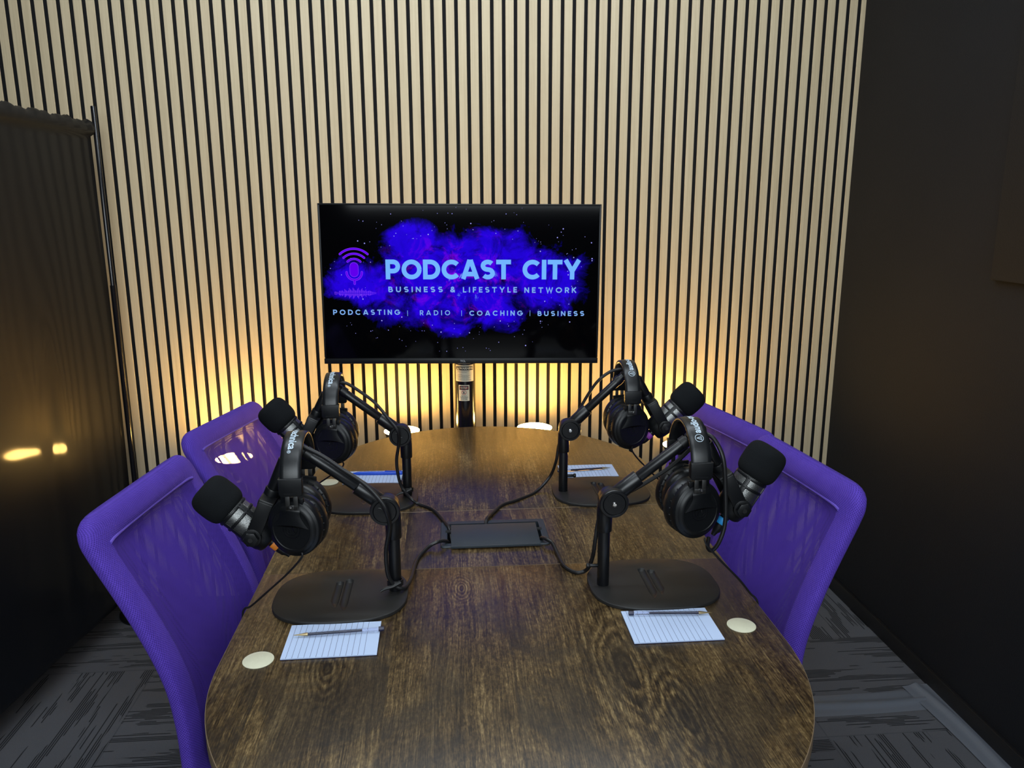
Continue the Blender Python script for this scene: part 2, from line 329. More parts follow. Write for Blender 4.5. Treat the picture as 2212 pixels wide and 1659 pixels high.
class MB:
    def __init__(s): s.bm = bmesh.new(); s.uv = s.bm.loops.layers.uv.new('UVMap')
    def grid(s, rows, closed_u=False, mat=0, cap=False, uvs=None, flip=False):
        """rows: list of rings of points"""
        bm = s.bm; V = [[bm.verts.new(p) for p in r] for r in rows]; n = len(rows[0])
        for i in range(len(rows)-1):
            for j in range(n if closed_u else n-1):
                k = (j+1) % n
                q = [V[i][j], V[i][k], V[i+1][k], V[i+1][j]]
                if len(set(q)) < 4: continue
                f = bm.faces.new(q); f.material_index = mat; f.smooth = True
                if uvs:
                    uu = [uvs[i][j], uvs[i][j+1], uvs[i+1][j+1], uvs[i+1][j]]
                    for l, w in zip(f.loops, uu): l[s.uv].uv = w
        if cap:
            for r in (V[0], V[-1]):
                f = bm.faces.new(r); f.material_index = mat; f.smooth = False
        return V
    def lathe(s, prof, mtx=Matrix(), seg=32, mat=0, cap=False, sy=1.0):
        rows = []; uvs = []; L = 0
        for k, (r, z) in enumerate(prof):
            if k: L += math.hypot(r-prof[k-1][0], z-prof[k-1][1])
            rows.append([mtx @ Vector((r*math.cos(2*PI*j/seg), sy*r*math.sin(2*PI*j/seg), z)) for j in range(seg)])
            rm = max(max(p[0] for p in prof), 1e-4)
            uvs.append([(2*PI*rm*j/seg, L) for j in range(seg+1)])
        s.grid(rows, True, mat, cap, uvs); return s
    def cyl(s, a, b, r, seg=24, mat=0, bev=0.0, r2=None):
        a, b = Vector(a), Vector(b); h = (b-a).length; r2 = r if r2 is None else r2
        bev = min(bev, r*0.6, h*0.4)
        pr = [(max(r-bev, 1e-5), 0)] + ([(r-bev*0.3, bev*0.3), (r, bev)] if bev else []) + ([(r2, h-bev), (r2-bev*0.3, h-bev*0.3)] if bev else []) + [(max(r2-bev, 1e-5), h)]
        if not bev: pr = [(r, 0), (r2, h)]
        return s.lathe(pr, frame(a, b-a), seg, mat, True)
    def tube(s, pts, r, seg=10, mat=0, cap=True, smooth=0, closed=False):
        P = [Vector(p) for p in pts]
        if smooth: P = spline(P, smooth, closed)
        n = len(P); R = r if callable(r) else (lambda q: r)
        rows = []; up = None; L = 0; uvs = []
        for i in range(n):
            if closed: tg = (P[(i+1) % n]-P[i-1]).normalized()
            else: tg = (P[min(i+1, n-1)]-P[max(i-1, 0)]).normalized()
            if up is None:
                up = Vector((0, 0, 1)) if abs(tg.z) < 0.9 else Vector((1, 0, 0))
            up = (up - tg*up.dot(tg)).normalized(); sd = tg.cross(up)
            rr = R(i/max(n-1, 1))
            if i: L += (P[i]-P[i-1]).length
            rows.append([P[i] + rr*(math.cos(2*PI*j/seg)*up + math.sin(2*PI*j/seg)*sd) for j in range(seg)])
            uvs.append([(2*PI*rr*j/seg, L) for j in range(seg+1)])
        if closed: rows.append(rows[0]); uvs.append(uvs[0])
        s.grid(rows, True, mat, cap and not closed, uvs); return s
    def box(s, c, d, mtx=Matrix(), mat=0, bev=0.0, seg=2):
        t = bmesh.new(); bmesh.ops.create_cube(t, size=1)
        for v in t.verts: v.co = Vector((v.co.x*d[0], v.co.y*d[1], v.co.z*d[2]))
        if bev: bmesh.ops.bevel(t, geom=t.edges[:], offset=bev, segments=seg, affect='EDGES', profile=0.5)
        s.add(t, mtx @ Matrix.Translation(c), mat); return s
    def prism(s, outline, z0, z1, mtx=Matrix(), mat=0, bev=0.0, side_mat=None):
        """outline: 2-D points, extruded from z0 to z1"""
        t = bmesh.new()
        vs = [t.verts.new((x, y, z0)) for x, y in outline]; f = t.faces.new(vs)
        r = bmesh.ops.extrude_face_region(t, geom=[f]); up = [e for e in r['geom'] if isinstance(e, bmesh.types.BMVert)]
        for v in up: v.co.z = z1
        bmesh.ops.recalc_face_normals(t, faces=t.faces[:])
        if bev:
            ed = [e for e in t.edges if abs(e.verts[0].co.z-e.verts[1].co.z) < 1e-6]
            bmesh.ops.bevel(t, geom=ed, offset=bev, segments=2, affect='EDGES', profile=0.5)
        if side_mat is not None:
            t.normal_update()
            for q in t.faces: q.material_index = side_mat if abs(q.normal.z) < 0.95 else mat
            s.add(t, mtx, None)
        else: s.add(t, mtx, mat)
        return s
    def add(s, t, mtx=Matrix(), mat=0, smooth=False):
        vm = {}
        for v in t.verts: vm[v] = s.bm.verts.new(mtx @ v.co)
        for f in t.faces:
            g = s.bm.faces.new([vm[v] for v in f.verts]); g.smooth = smooth
            g.material_index = f.material_index if mat is None else mat
        t.free()
    def poly(s, pts, mat=0):
        f = s.bm.faces.new([s.bm.verts.new(p) for p in pts]); f.material_index = mat; return f
    def build(s, name, mats, parent=None, smooth_angle=35, recalc=True, label=None):
        bm = s.bm
        bmesh.ops.remove_doubles(bm, verts=bm.verts[:], dist=1e-6)
        if recalc: bmesh.ops.recalc_face_normals(bm, faces=bm.faces[:])
        me = bpy.data.meshes.new(name)
        ca = math.cos(math.radians(smooth_angle)); bm.normal_update()
        for f in bm.faces: f.smooth = True
        for e in bm.edges:
            if len(e.link_faces) == 2 and e.link_faces[0].normal.dot(e.link_faces[1].normal) < ca: e.smooth = False
        bm.to_mesh(me); bm.free()
        for m in (mats if isinstance(mats, (list, tuple)) else [mats]): me.materials.append(M[m] if isinstance(m, str) else m)
        o = bpy.data.objects.new(name, me); COL.objects.link(o)
        if parent is not None: o.parent = parent
        if label: o['label'] = label
        return o

def spline(P, k, closed=False):
    out = []; n = len(P)
    rng = range(n) if closed else range(n-1)
    for i in rng:
        g = (lambda q: P[q % n]) if closed else (lambda q: P[min(max(q, 0), n-1)])
        p0, p1, p2, p3 = g(i-1), g(i), g(i+1), g(i+2)
        for a in range(k):
            t = a/k
            out.append(0.5*((2*p1)+(p2-p0)*t+(2*p0-5*p1+4*p2-p3)*t*t+(3*p1-p0-3*p2+p3)*t**3))
    if not closed: out.append(P[-1])
    return out

def rounded(w, h, r, k=8, cx=0, cy=0):
    out = []
    for sx, sy, a0 in ((1, 1, 0), (-1, 1, 90), (-1, -1, 180), (1, -1, 270)):
        for i in range(k+1):
            a = math.radians(a0+90*i/k)
            out.append((cx+sx*(w/2-r)+r*math.cos(a), cy+sy*(h/2-r)+r*math.sin(a)))
    return out

def tag(o, label, cat, group=None, kind=None):
    o['label'] = label; o['category'] = cat
    if group: o['group'] = group
    if kind: o['kind'] = kind
    return o
def thing(name, label, cat, loc=(0, 0, 0), rz=0.0, group=None):
    o = bpy.data.objects.new(name, None); COL.objects.link(o); o.empty_display_size = 0.05
    o.location = loc; o.rotation_euler = (0, 0, rz)
    return tag(o, label, cat, group)
def struct(name, mb, mats, label=None, **kw):
    o = mb.build(name, mats, **kw); o['kind'] = 'structure'
    if label: o['label'] = label
    return o
def dup_tree(o, parent=None):
    c = o.copy(); COL.objects.link(c); c.parent = parent
    for ch in list(o.children): dup_tree(ch, c)
    return c

def text_bm(body, size, align='CENTER', bold=0.0, spacing=1.0, res=3):
    cu = bpy.data.curves.new('t', 'FONT'); cu.body = body; cu.size = size; cu.align_x = align; cu.align_y = 'CENTER'
    cu.offset = bold; cu.space_character = spacing; cu.resolution_u = res; cu.fill_mode = 'FRONT' if hasattr(cu, 'fill_mode') else 'BOTH'
    ob = bpy.data.objects.new('t', cu); COL.objects.link(ob)
    dg = bpy.context.evaluated_depsgraph_get(); me = bpy.data.meshes.new_from_object(ob.evaluated_get(dg))
    t = bmesh.new(); t.from_mesh(me); bpy.data.objects.remove(ob); bpy.data.curves.remove(cu); bpy.data.meshes.remove(me)
    return t

# ---- geometric capitals, drawn as strokes (cap height 1, centre lines)
def arc(cx, cy, rx, ry, a0, a1, n=14):
    return [(cx+rx*math.cos(math.radians(a0+(a1-a0)*i/n)), cy+ry*math.sin(math.radians(a0+(a1-a0)*i/n))) for i in range(n+1)]
def glyph(ch, w):
    lo, hi = w/2, 1-w/2; h = w/2; mid = 0.5
    R = (1-w)/2
    if ch == 'P': return [[(h, 0), (h, hi), (0.38, hi)] + arc(0.38, hi-(hi-0.42)/2, (hi-0.42)/2, (hi-0.42)/2, 90, -90) + [(h, 0.42)]], 0.38+(hi-0.42)/2+h
    if ch == 'O': return [arc(R+h, .5, R, R, 0, 360, 40)], 1.0
    if ch == 'D': return [[(h, lo), (h, hi), (0.36, hi)] + arc(0.36, .5, R, R, 90, -90, 20) + [(h, lo), (h, lo+.01)]], 0.36+R+h
    if ch == 'C': return [arc(R+h, .5, R, R, 42, 318, 30)], 0.90
    if ch == 'G': return [arc(R+h, .5, R, R, 42, 360, 30) + [(R+h+.04, .5)]], 0.98
    if ch == 'A': return [[(h*.95, .015), (.46-h*.18, .985)], [(.46+h*.18, .985), (.92-h*.95, .015)], [(.46-h*.62, hi), (.46+h*.62, hi)], [(.2, .27), (.72, .27)]], 0.92
    if ch == 'S':
        r = (hi-lo)/4; rx = r*1.25; cx = rx+h
        return [arc(cx, hi-r, rx, r, 35, 270, 16)[:-1] + arc(cx, lo+r, rx, r, 90, -145, 16)], 2*rx+w
    if ch == 'T': return [[(0, hi), (.74, hi)], [(.37, 0), (.37, hi)]], 0.74
    if ch == 'I': return [[(h, 0), (h, 1)]], w
    if ch == 'Y': return [[(h*.8, 1), (.43, .42), (.86-h*.8, 1)], [(.43, 0), (.43, .46)]], 0.86
    if ch == 'B':
        r1 = (hi-.53)/2; r2 = (.53-lo)/2
        return [[(h, lo), (h, hi), (.34, hi)] + arc(.34, hi-r1, r1, r1, 90, -90, 10) + [(h, .53)], [(h, .53), (.38, .53)] + arc(.38, .53-r2, r2, r2, 90, -90, 10) + [(h, lo)]], .38+r2+h
    if ch == 'U': return [[(h, 1), (h, .36)] + arc(h+.28, .36, .28, .36-lo, 180, 360, 16) + [(h+.56, 1)]], .56+w
    if ch == 'N': return [[(h, 0), (h, 1)], [(h, 1-h*.6), (.76-h, h*.6)], [(.76-h, 0), (.76-h, 1)]], .76
    if ch == 'E': return [[(.58, hi), (h, hi), (h, lo), (.58, lo)], [(h, .5), (.53, .5)]], .58
    if ch == 'F': return [[(.56, hi), (h, hi), (h, 0)], [(h, .5), (.51, .5)]], .56
    if ch == 'L': return [[(h, 1), (h, lo), (.54, lo)]], .54
    if ch == 'W': return [[(h*.8, 1), (.3, h*.3), (.55, 1-h), (.8, h*.3), (1.1-h*.8, 1)]], 1.1
    if ch == 'R': return [[(h, 0), (h, hi), (0.36, hi)] + arc(0.36, hi-(hi-.45)/2, (hi-.45)/2, (hi-.45)/2, 90, -90) + [(h, .45)], [(.34, .45), (.62, 0)]], .66
    if ch == 'K': return [[(h, 0), (h, 1)], [(.64, 1), (h, .42)], [(.28, .58), (.66, 0)]], .68
    if ch == 'H': return [[(h, 0), (h, 1)], [(.74-h, 0), (.74-h, 1)], [(h, .5), (.74-h, .5)]], .74
    if ch == '&': return [[(.62, .0), (.2, .62)] + arc(.32, .74, .16, .17, 200, -20, 12) + [(.18, .42)] + arc(.28, .26, .2, .19, 130, 330, 12) + [(.62, .42)]], .66
    if ch == '|': return [[(h*.4, -.12), (h*.4, 1.02)]], h
    return [], .45
def ribbon(mb, pts, w, mtx, mat=0):
    n = len(pts); P = [Vector((p[0], p[1])) for p in pts]; L = []; Rr = []
    for i in range(n):
        a = (P[i]-P[i-1]).normalized() if i else None
        b = (P[i+1]-P[i]).normalized() if i < n-1 else None
        if i and (P[i]-P[i-1]).length < 1e-7: a = None
        a = a or b; b = b or a
        na, nb = Vector((-a.y, a.x)), Vector((-b.y, b.x)); m = (na+nb)
        if m.length < 1e-4: m = na
        m.normalize(); k = min(1/max(m.dot(na), 0.3), 2.2)
        L.append(P[i]+m*k*w/2); Rr.append(P[i]-m*k*w/2)
    for i in range(n-1):
        mb.poly([mtx @ Vector((q.x, q.y, 0)) for q in (L[i], L[i+1], Rr[i+1], Rr[i])], mat)
def stroke_text(mb, s, x0, x1, z0, z1, w, tracking, mtx, mat=0):
    """fit the string s between x0..x1 with cap height z0..z1"""
    H = z1-z0; tot = 0; items = []
    for ch in s:
        g, wd = glyph(ch, w); items.append((g, tot)); tot += wd + tracking
    tot -= tracking; kx = (x1-x0)/(tot*H)
    for g, ox in items:
        for st in g:
            ribbon(mb, [((x0+(px+ox)*H*kx), z0+pz*H) for px, pz in st], w*H*(0.5+0.5*min(kx, 1.2)), mtx, mat)

# =================================================================== SETTING
XR, XL, YB, YN, ZC = 1.465, -1.95, 2.8556, -1.7, 2.62
mb = MB(); mb.poly([(XL, YN, 0), (XR+.02, YN, 0), (XR+.02, YB+.04, 0), (XL, YB+.04, 0)]); struct('floor', mb, 'carpet', 'charcoal carpet tiles with broken dark stripes laid quarter-turned')
mb = MB(); mb.box(((XL+XR)/2, (YN+YB)/2, ZC+.05), (XR-XL+.3, YB-YN+.3, .1)); struct('ceiling', mb, 'ceiling')
# back wall: oak slats on black felt
mb = MB(); mb.box(((XL+XR)/2, YB+.0115+.05, ZC/2), (XR-XL+.2, .1, ZC), mat=1)
k = -13
while True:
    xa = -1.4048+.04*k+.012; xb = -1.4048+.04*(k+1)
    if xa > XR-.002: break
    xb = min(xb, XR)
    t = bmesh.new(); bmesh.ops.create_cube(t, size=1)
    for v in t.verts: v.co = Vector((v.co.x*(xb-xa), v.co.y*.012, v.co.z*ZC))
    bmesh.ops.bevel(t, geom=t.edges[:], offset=.0010, segments=1, affect='EDGES'); t.normal_update()
    for f in t.faces: f.material_index = 0 if f.normal.y < -.5 else 1
    mb.add(t, Matrix.Translation(((xa+xb)/2, YB+.006, ZC/2)), None)
    k += 1
struct('wall_back', mb, ['oak', 'felt'], 'slatted feature wall of pale oak battens on black felt')
mb = MB(); mb.box((XR+.05, (YN+YB)/2, ZC/2), (.1, YB-YN+.2, ZC)); struct('wall_right', mb, 'felt_wall', 'plain black fabric-covered wall')
mb = MB(); mb.box((XL-.05, (YN+YB)/2, ZC/2), (.1, YB-YN+.2, ZC)); struct('wall_left', mb, 'wall_dark', 'dark wall hidden behind the drape')
mb = MB(); mb.box(((XL+XR)/2, YN-.05, ZC/2), (XR-XL+.2, .1, ZC)); struct('wall_front', mb, 'wall_dark')
mb = MB(); mb.box((XR-.007, (YN+YB)/2, .0275), (.014, YB-YN-.004, .055), bev=.003); struct('baseboard_right', mb, 'skirting', 'black skirting along the black wall')
# acoustic panel on the right wall (its lower far corner enters the frame)
mb = MB(); mb.box((XR-.0095, 2.02-.6, 1.257+.6), (.016, 1.2, 1.2), bev=.003)
tag(mb.build('acoustic_panel', 'felt_wall'), 'black fabric acoustic panel fixed flat on the black wall', 'wall panel')

# ceiling lights (out of frame, they light the room)
for n, (x, y, lab) in enumerate(((0.0, 0.75, 'white ceiling light panel above the table'), (0.0, -0.75, 'white ceiling light panel behind the camera end of the table'))):
    r = thing('ceiling_light', lab, 'ceiling light', (x, y, ZC), 0, 'ceiling light panels')
    m = MB()
    for cx, cy, dx, dy in ((0, .31, 1.24, .02), (0, -.31, 1.24, .02), (.61, 0, .02, .6), (-.61, 0, .02, .6)): m.box((cx, cy, -.015), (dx, dy, .03))
    m.build('frame', 'white_frame', r)
    m = MB(); m.box((0, 0, -.012), (1.2, .6, .01)); m.build('diffuser', 'ceil_light', r)

r = thing('linear_pendant_light', 'long white linear light hung from the ceiling in front of the slatted wall', 'pendant light', (0, 1.80, 2.49))
m = MB(); m.cyl((-1.05, 0, 0), (1.05, 0, 0), .04, 28, bev=.01); m.build('diffuser', 'tube_light', r)
m = MB(); m.box((0, 0, .048), (2.1, .05, .02), bev=.003); m.build('housing', 'white_frame', r)
for x in (-.8, .8): m = MB(); m.cyl((x, 0, .055), (x, 0, ZC-2.49), .004, 8); m.build('suspension_rod', 'white_frame', r)

# =================================================================== ROOM DIVIDER (left)
r = thing('room_divider', 'tall black satin drape hanging from a thin black pole stand beside the slatted wall', 'drape', (-1.123, 2.75, 0))
m = MB(); m.cyl((0, 0, .01), (0, 0, 1.771), .0075, 16, bev=.002); m.cyl((0, 0, 1.20), (0, 0, .012), .0095, 16); m.build('pole', 'gloss_black', r)
m = MB(); m.cyl((0, 0, 0), (0, 0, .012), .10, 40, bev=.003); m.build('base', 'black_metal', r)
m = MB(); m.cyl((-.012, 0, 1.700), (-.16, -3.2, 1.700), .012, 14); m.build('rail', 'black_metal', r)
m = MB(); rows = []
zs = [1.722, 1.719, 1.712, 1.700, 1.690, 1.682, 1.676] + [1.66-.052*i for i in range(30)]
ny = 150
def drape_x(y, z):
    d = 2.72-y
    fold = .0025*math.sin(d*9.0+.6)*math.exp(-((z-.55)/.9)**2) + .0012*math.sin(d*23+2*z)*max(0, min(1, (1.55-z)/1.0))
    swell = -.078*d*max(0, min(1, (1.6-z)/.6))
    crease = -.004*math.exp(-((d-.36)/.03)**2)*max(0, min(1, (1.15-z)/.3))
    return -.012-.046*d - .035*max(0, (1.2-z))**1.5*.3 + fold + crease + swell
for z in zs:
    row = []
    for jj in range(ny+1):
        y = 2.735-3.1*jj/ny
        bulge = .016*math.sqrt(max(0, 1-((z-1.70)/.0225)**2)) if abs(z-1.70) < .0225 else 0.0
        zz = z + (.004*math.sin(jj*2.1)+.003*math.sin(jj*.9+1) if z > 1.71 else 0)
        row.append((drape_x(y, z)+bulge + (.002*math.sin(jj*3.0) if z > 1.68 else 0), y-2.75, zz))
    rows.append(row)
hem = [[(p[0]+.004, p[1], .135) for p in rows[-1]], [(p[0]+.005, p[1], .118) for p in rows[-1]], [(p[0]-.004, p[1], .112) for p in rows[-1]]]
back = [[(p[0]-.008, p[1], p[2]) for p in rr] for rr in reversed(rows)]
allr = rows + hem + back
m.grid([list(z) for z in zip(*allr)])
m.build('curtain', 'curtain', r, smooth_angle=60)

# =================================================================== FLOOR TAPE
def tape(name, pts, lab, width, ridge, z=.0):
    """tape strip over a cable: centreline pts, soft ridge in the middle"""
    P = spline([Vector(p) for p in pts], 8); m = MB(); rows = []
    for i2, p in enumerate(P):
        tg = (P[min(i2+1, len(P)-1)]-P[max(i2-1, 0)]).normalized(); sd = Vector((-tg.y, tg.x, 0))
        row = []
        for a in range(13):
            q = -1+2*a/12
            hh = .0012+z+ridge*math.exp(-((q-.15*math.sin(i2*.25))/.28)**2)
            if abs(q) > .95: hh = .0002+z
            row.append(p+sd*q*width/2+Vector((0, 0, hh)))
        rows.append(row)
    m.grid(rows); return tag(m.build(name, 'tape', smooth_angle=60), lab, 'floor tape', 'tape strips over the floor cable')
tape('floor_tape', [(.45, 2.01, 0), (.9, 2.005, 0), (1.2, 2.004, 0), (1.425, 2.012, 0)], 'silver-grey tape strip running across the carpet out from under the table', .098, .007)
tape('floor_tape', [(1.412, 2.075, 0), (1.428, 1.85, 0), (1.43, 1.6, 0), (1.42, 1.2, 0), (1.41, .6, 0), (1.41, .1, 0)], 'silver-grey tape strip running along the foot of the black wall', .088, .008, .0045)

# =================================================================== TABLE
TCX, HWT, TZ = .0855, .459, .75
Y1, Y2, YNEAR, YFAR = 1.459, 1.7615, 1.14, 2.037
tb = thing('meeting_table', 'long rustic brown wood table with rounded ends and dark knots', 'table', (TCX, 1.59, 0))
def end_outline(yc, yseam, sg):
    o = [(HWT, yseam-1.59), (HWT, yc-1.59)] + [(HWT*math.cos(math.radians(a)), yc-1.59+sg*HWT*math.sin(math.radians(a))) for a in range(3, 178, 3)] + [(-HWT, yc-1.59), (-HWT, yseam-1.59)]
    return o
G = .0006
for yc, ys, sg in ((YNEAR, Y1-G, -1), (YFAR, Y2+G, 1)):
    m = MB(); m.prism(end_outline(yc, ys, sg), TZ-.025, TZ, bev=.0012, side_mat=1); m.build('tabletop_end', ['table', 'table_edge'], tb, smooth_angle=30)
# centre leaf with the cut-out for the cable box
HX0, HX1, HY0, HY1 = -.018-TCX, .192-TCX, 1.567-1.59, 1.677-1.59
m = MB(); xs = [-HWT, HX0, HX1, HWT]; ys = [Y1+G-1.59, HY0, HY1, Y2-G-1.59]
for z in (TZ, TZ-.025):
    for a in range(3):
        for b in range(3):
            if a == 1 and b == 1: continue
            m.poly([(xs[a], ys[b], z), (xs[a+1], ys[b], z), (xs[a+1], ys[b+1], z), (xs[a], ys[b+1], z)], 0)
def wall(p, q): m.poly([(p[0], p[1], TZ-.025), (q[0], q[1], TZ-.025), (q[0], q[1], TZ), (p[0], p[1], TZ)], 1)
for (a0, b0), (a1, b1) in (((0, 0), (3, 0)), ((3, 0), (3, 3)), ((3, 3), (0, 3)), ((0, 3), (0, 0)), ((1, 1), (2, 1)), ((2, 1), (2, 2)), ((2, 2), (1, 2)), ((1, 2), (1, 1))):
    wall((xs[a0], ys[b0]), (xs[a1], ys[b1]))
m.build('tabletop_leaf', ['table', 'table_edge'], tb)
for sy in (-1, 1):
    m = MB(); m.cyl((-.02, sy*.55, .03), (-.02, sy*.55, .70), .032, 28, bev=.002); m.build('leg', 'black_metal', tb)
    m = MB(); m.box((-.02, sy*.55, .712), (.50, .09, .024), bev=.004); m.build('top_plate', 'black_metal', tb)
m = MB(); m.box((-.02, 0, .016), (.075, 1.5, .032), bev=.008); m.build('foot_bar', 'black_metal', tb)

# cable box in the table
cb = thing('cable_access_box', 'slate-grey flip-lid cable box let into the middle of the table', 'cable box', (.0875, 1.621, TZ))
m = MB()
FX, FY = .117, .0685
outer = rounded(2*FX, 2*FY, .008, 4); inner = [(HX0+TCX-.0875+.002, HY0+1.59-1.621+.002), (HX1+TCX-.0875-.002, HY1+1.59-1.621-.002)]
ix, iy = .1025, .0525
rim = rounded(2*ix, 2*iy, .003, 4)
m.grid([[(x, y, .0002) for x, y in outer], [(x, y, .002) for x, y in outer], [(x*.99, y*.985, .0035) for x, y in outer], [(x, y, .0035) for x, y in rim], [(x, y, -.06) for x, y in rim]], True)
m.poly([(x, y, -.06) for x, y in rim]); m.build('frame', 'grey_plate', cb)
m = MB(); mt = Matrix.Translation((.0, -.024, .0085)) @ Matrix.Rotation(math.radians(2.0), 4, 'X')
m.box((0, 0, 0), (.189, .104, .003), mt, bev=.001); m.box((0, -.053, -.001), (.189, .004, .006), mt, bev=.001); m.build('lid', 'grey_plate', cb)
m = MB(); m.cyl((.094, .010, .003), (.106, .010, .003), .004, 12); m.cyl((-.106, .010, .003), (-.094, .010, .003), .004, 12); m.build('hinge', 'dark', cb)
m = MB(); m.box((0, .0, -.05), (.19, .045, .02), bev=.002); m.build('socket_strip', 'black_plastic', cb)

# =================================================================== TELEVISION
TYA = -.04552
tv = thing('television', 'flat black television showing a blue nebula logo slide', 'television', (.0367, 2.5479, .9527))
tv.rotation_euler = (0, math.radians(.38), TYA)
TW, TH = .892, .510
m = MB(); m.prism(rounded(TW, TH, .004, 3, 0, TH/2), 0, .022, Matrix(((1, 0, 0, 0), (0, 0, 1, .002), (0, 1, 0, 0), (0, 0, 0, 1))), bev=.001)
m.box((0, .034, .18), (.62, .024, .26), bev=.010); m.build('housing', 'black_plastic', tv)
m = MB()
for c, d in (((0, 0, TH-.003), (TW, .007, .006)), ((-TW/2+.003, 0, TH/2+.01), (.006, .007, TH-.02)), ((TW/2-.003, 0, TH/2+.01), (.006, .007, TH-.02)), ((0, -.002, .0085), (TW, .012, .017))): m.box(c, d, bev=.001)
m.build('bezel', 'black_plastic', tv)
scr = MB().box((0, .0005, (TH+.011)/2), (TW-.011, .003, TH-.023)).build('screen', 'screen', tv)
SMT = Matrix(((1, 0, 0, 0), (0, 0, 1, -.0014), (0, 1, 0, 0), (0, 0, 0, 1)))
m = MB()
stroke_text(m, 'PODCAST CITY', -.2400, .3842, .2735, .3360, .23, .065, SMT, 0)
m.build('lettering', 'scr_text', scr, recalc=False)
m = MB()
stroke_text(m, 'BUSINESS', -.2332, -.0588, .2325, .2500, .20, .42, SMT, 0)
stroke_text(m, '&', -.0350, -.0200, .2325, .2500, .20, .42, SMT, 0)
stroke_text(m, 'LIFESTYLE', .0054, .1795, .2315, .2490, .20, .42, SMT, 0)
stroke_text(m, 'NETWORK', .2031, .3708, .2305, .2480, .20, .42, SMT, 0)
stroke_text(m, 'PODCASTING', -.4121, -.1974, .1595, .1762, .20, .42, SMT, 0)
stroke_text(m, 'RADIO', -.1339, -.0365, .1580, .1740, .17, .55, SMT, 0)
stroke_text(m, 'COACHING', .0255, .1987, .1565, .1728, .20, .42, SMT, 0)
stroke_text(m, 'BUSINESS', .2467, .3989, .1553, .1712, .20, .38, SMT, 0)
for x in (-.1735, .0004, .2220): m.box((x, -.0016, .1645), (.0014, .0003, .018))
m.build('tagline', 'scr_text2', scr, recalc=False)
m = MB()
def icon(w, mat, off):
    mt = SMT @ Matrix.Translation((0, 0, off))
    def stroke(pts, closed=False):
        ribbon(m, pts, w, mt, mat)
        for e in (pts[0], pts[-1]): m.poly([mt @ Vector((e[0]+w/2*math.cos(2*PI*q/14), e[1]+w/2*math.sin(2*PI*q/14), 0)) for q in range(14)], mat)
    cx = -.3390
    for hw_, zt, ze in ((.0438, .3697, .3527), (.0325, .3540, .3412), (.0205, .3378, .3292)):
        s_ = zt-ze; R_ = (hw_**2+s_**2)/(2*s_); a_ = math.degrees(math.asin(hw_/R_))
        stroke(arc(cx, zt-R_, R_, R_, 90+a_, 90-a_, 24))
    stroke([(-.3636, .2960)] + arc(-.3395, .2955, .0241, .0240, 180, 360, 24) + [(-.3154, .2960)]); stroke([(-.3395, .2715), (-.3394, .2590)])
    e = (w-.0052)/2
    m.poly([mt @ Vector((x, y, 0)) for x, y in rounded(.0262+2*e, .0450+2*e, .0130+e, 8, -.3397, .3040)], mat)
icon(.0068, 1, 0); icon(.0045, 0, -.0002)
rr = random.Random(3)
amp = [.2, .25, .2, .15, .1, .35, .45, .3, .5, .4, .2, .75, .6, .45, .35, .5, .95, .75, .6, .4, 1.0, .85, .6, .45, .5, .8, 1.0, .55, .45, .7, .9, .5, .4, .45, .65, .3, .35, .4, .45, .35, .3, .2, .18, .15, .12, .1]
for q, a in enumerate(amp):
    x = -.404+.1315*q/(len(amp)-1)
    for sg in (1, -1): m.box((x, -.0016, .2292+sg*(.0008+.0082*a)), (.0012, .0003, .0163*a), mat=1)
m.build('emblem', ['scr_violet', 'scr_violet_edge'], scr, recalc=False)
m = MB(); rr = random.Random(11); cnt = 0
while cnt < 150:
    x, z = rr.uniform(-.42, .42), rr.uniform(.035, .50)
    e = math.hypot(x/.36, (z-.275)/.165)
    if e < .85 or e > 1.45 or (abs(x) > .25 and abs(z-.165) < .02): continue
    s_ = rr.choice([.0007, .0007, .0010, .0010, .0014, .0020])
    m.poly([SMT @ Vector((x+s_*math.cos(2*PI*q/8)*rr.uniform(.8, 1.2), z+s_*math.sin(2*PI*q/8), 0)) for q in range(8)]); cnt += 1
m.build('star_specks', 'scr_star', scr, recalc=False)
m = MB(); m.add(text_bm('TCL', .0085, 'CENTER', .0003, 1.15), Matrix(((1, 0, 0, .0035), (0, 0, 1, -.0083), (0, 1, 0, .0078), (0, 0, 0, 1)))); m.build('brand_lettering', plain('grey_print', (.35, .36, .38), .5), tv, recalc=False)

# stand column behind the television
PX, PY, PR = .0475, 2.640, .0355
st = thing('television_stand', 'thick glossy black column carrying the television, with warning stickers', 'television stand', (PX, PY, 0))
m = MB(); m.cyl((0, 0, .015), (0, 0, 1.22), PR, 64); pole = m.build('column', 'gloss_black', st)
m = MB(); m.prism(rounded(.50, .25, .03, 6), 0, .015, bev=.003); m.build('base', 'black_metal', st)
m = MB(); m.box((-.005, -.028, 1.13), (.24, .010, .20), bev=.002); m.build('mounting_plate', 'black_metal', st)
def curved_sheet(m, s0, s1, z0, z1, dr, mat, n=16):
    rr_ = PR+dr; rows = []
    for z in (z0, z1):
        rows.append([(rr_*math.sin((s0+(s1-s0)*q/n)/PR), -rr_*math.cos((s0+(s1-s0)*q/n)/PR), z) for q in range(n+1)])
    m.grid(rows, mat=mat)
def curved_bm(m, t, s, z, dr, mat):
    for v in t.verts:
        a = (v.co.x+s)/PR; v.co = Vector(((PR+dr)*math.sin(a), -(PR+dr)*math.cos(a), v.co.y+z))
    m.add(t, Matrix(), mat)
m = MB(); S0, S1 = -.0365, .0325
curved_sheet(m, S0, S1, .8775, .9345, .0004, 0); curved_sheet(m, S0+.003, S1-.003, .9165, .9290, .0007, 1)
curved_bm(m, text_bm('WARNING', .0105, 'CENTER', .0004, 1.0), .006, .9228, .0010, 0)
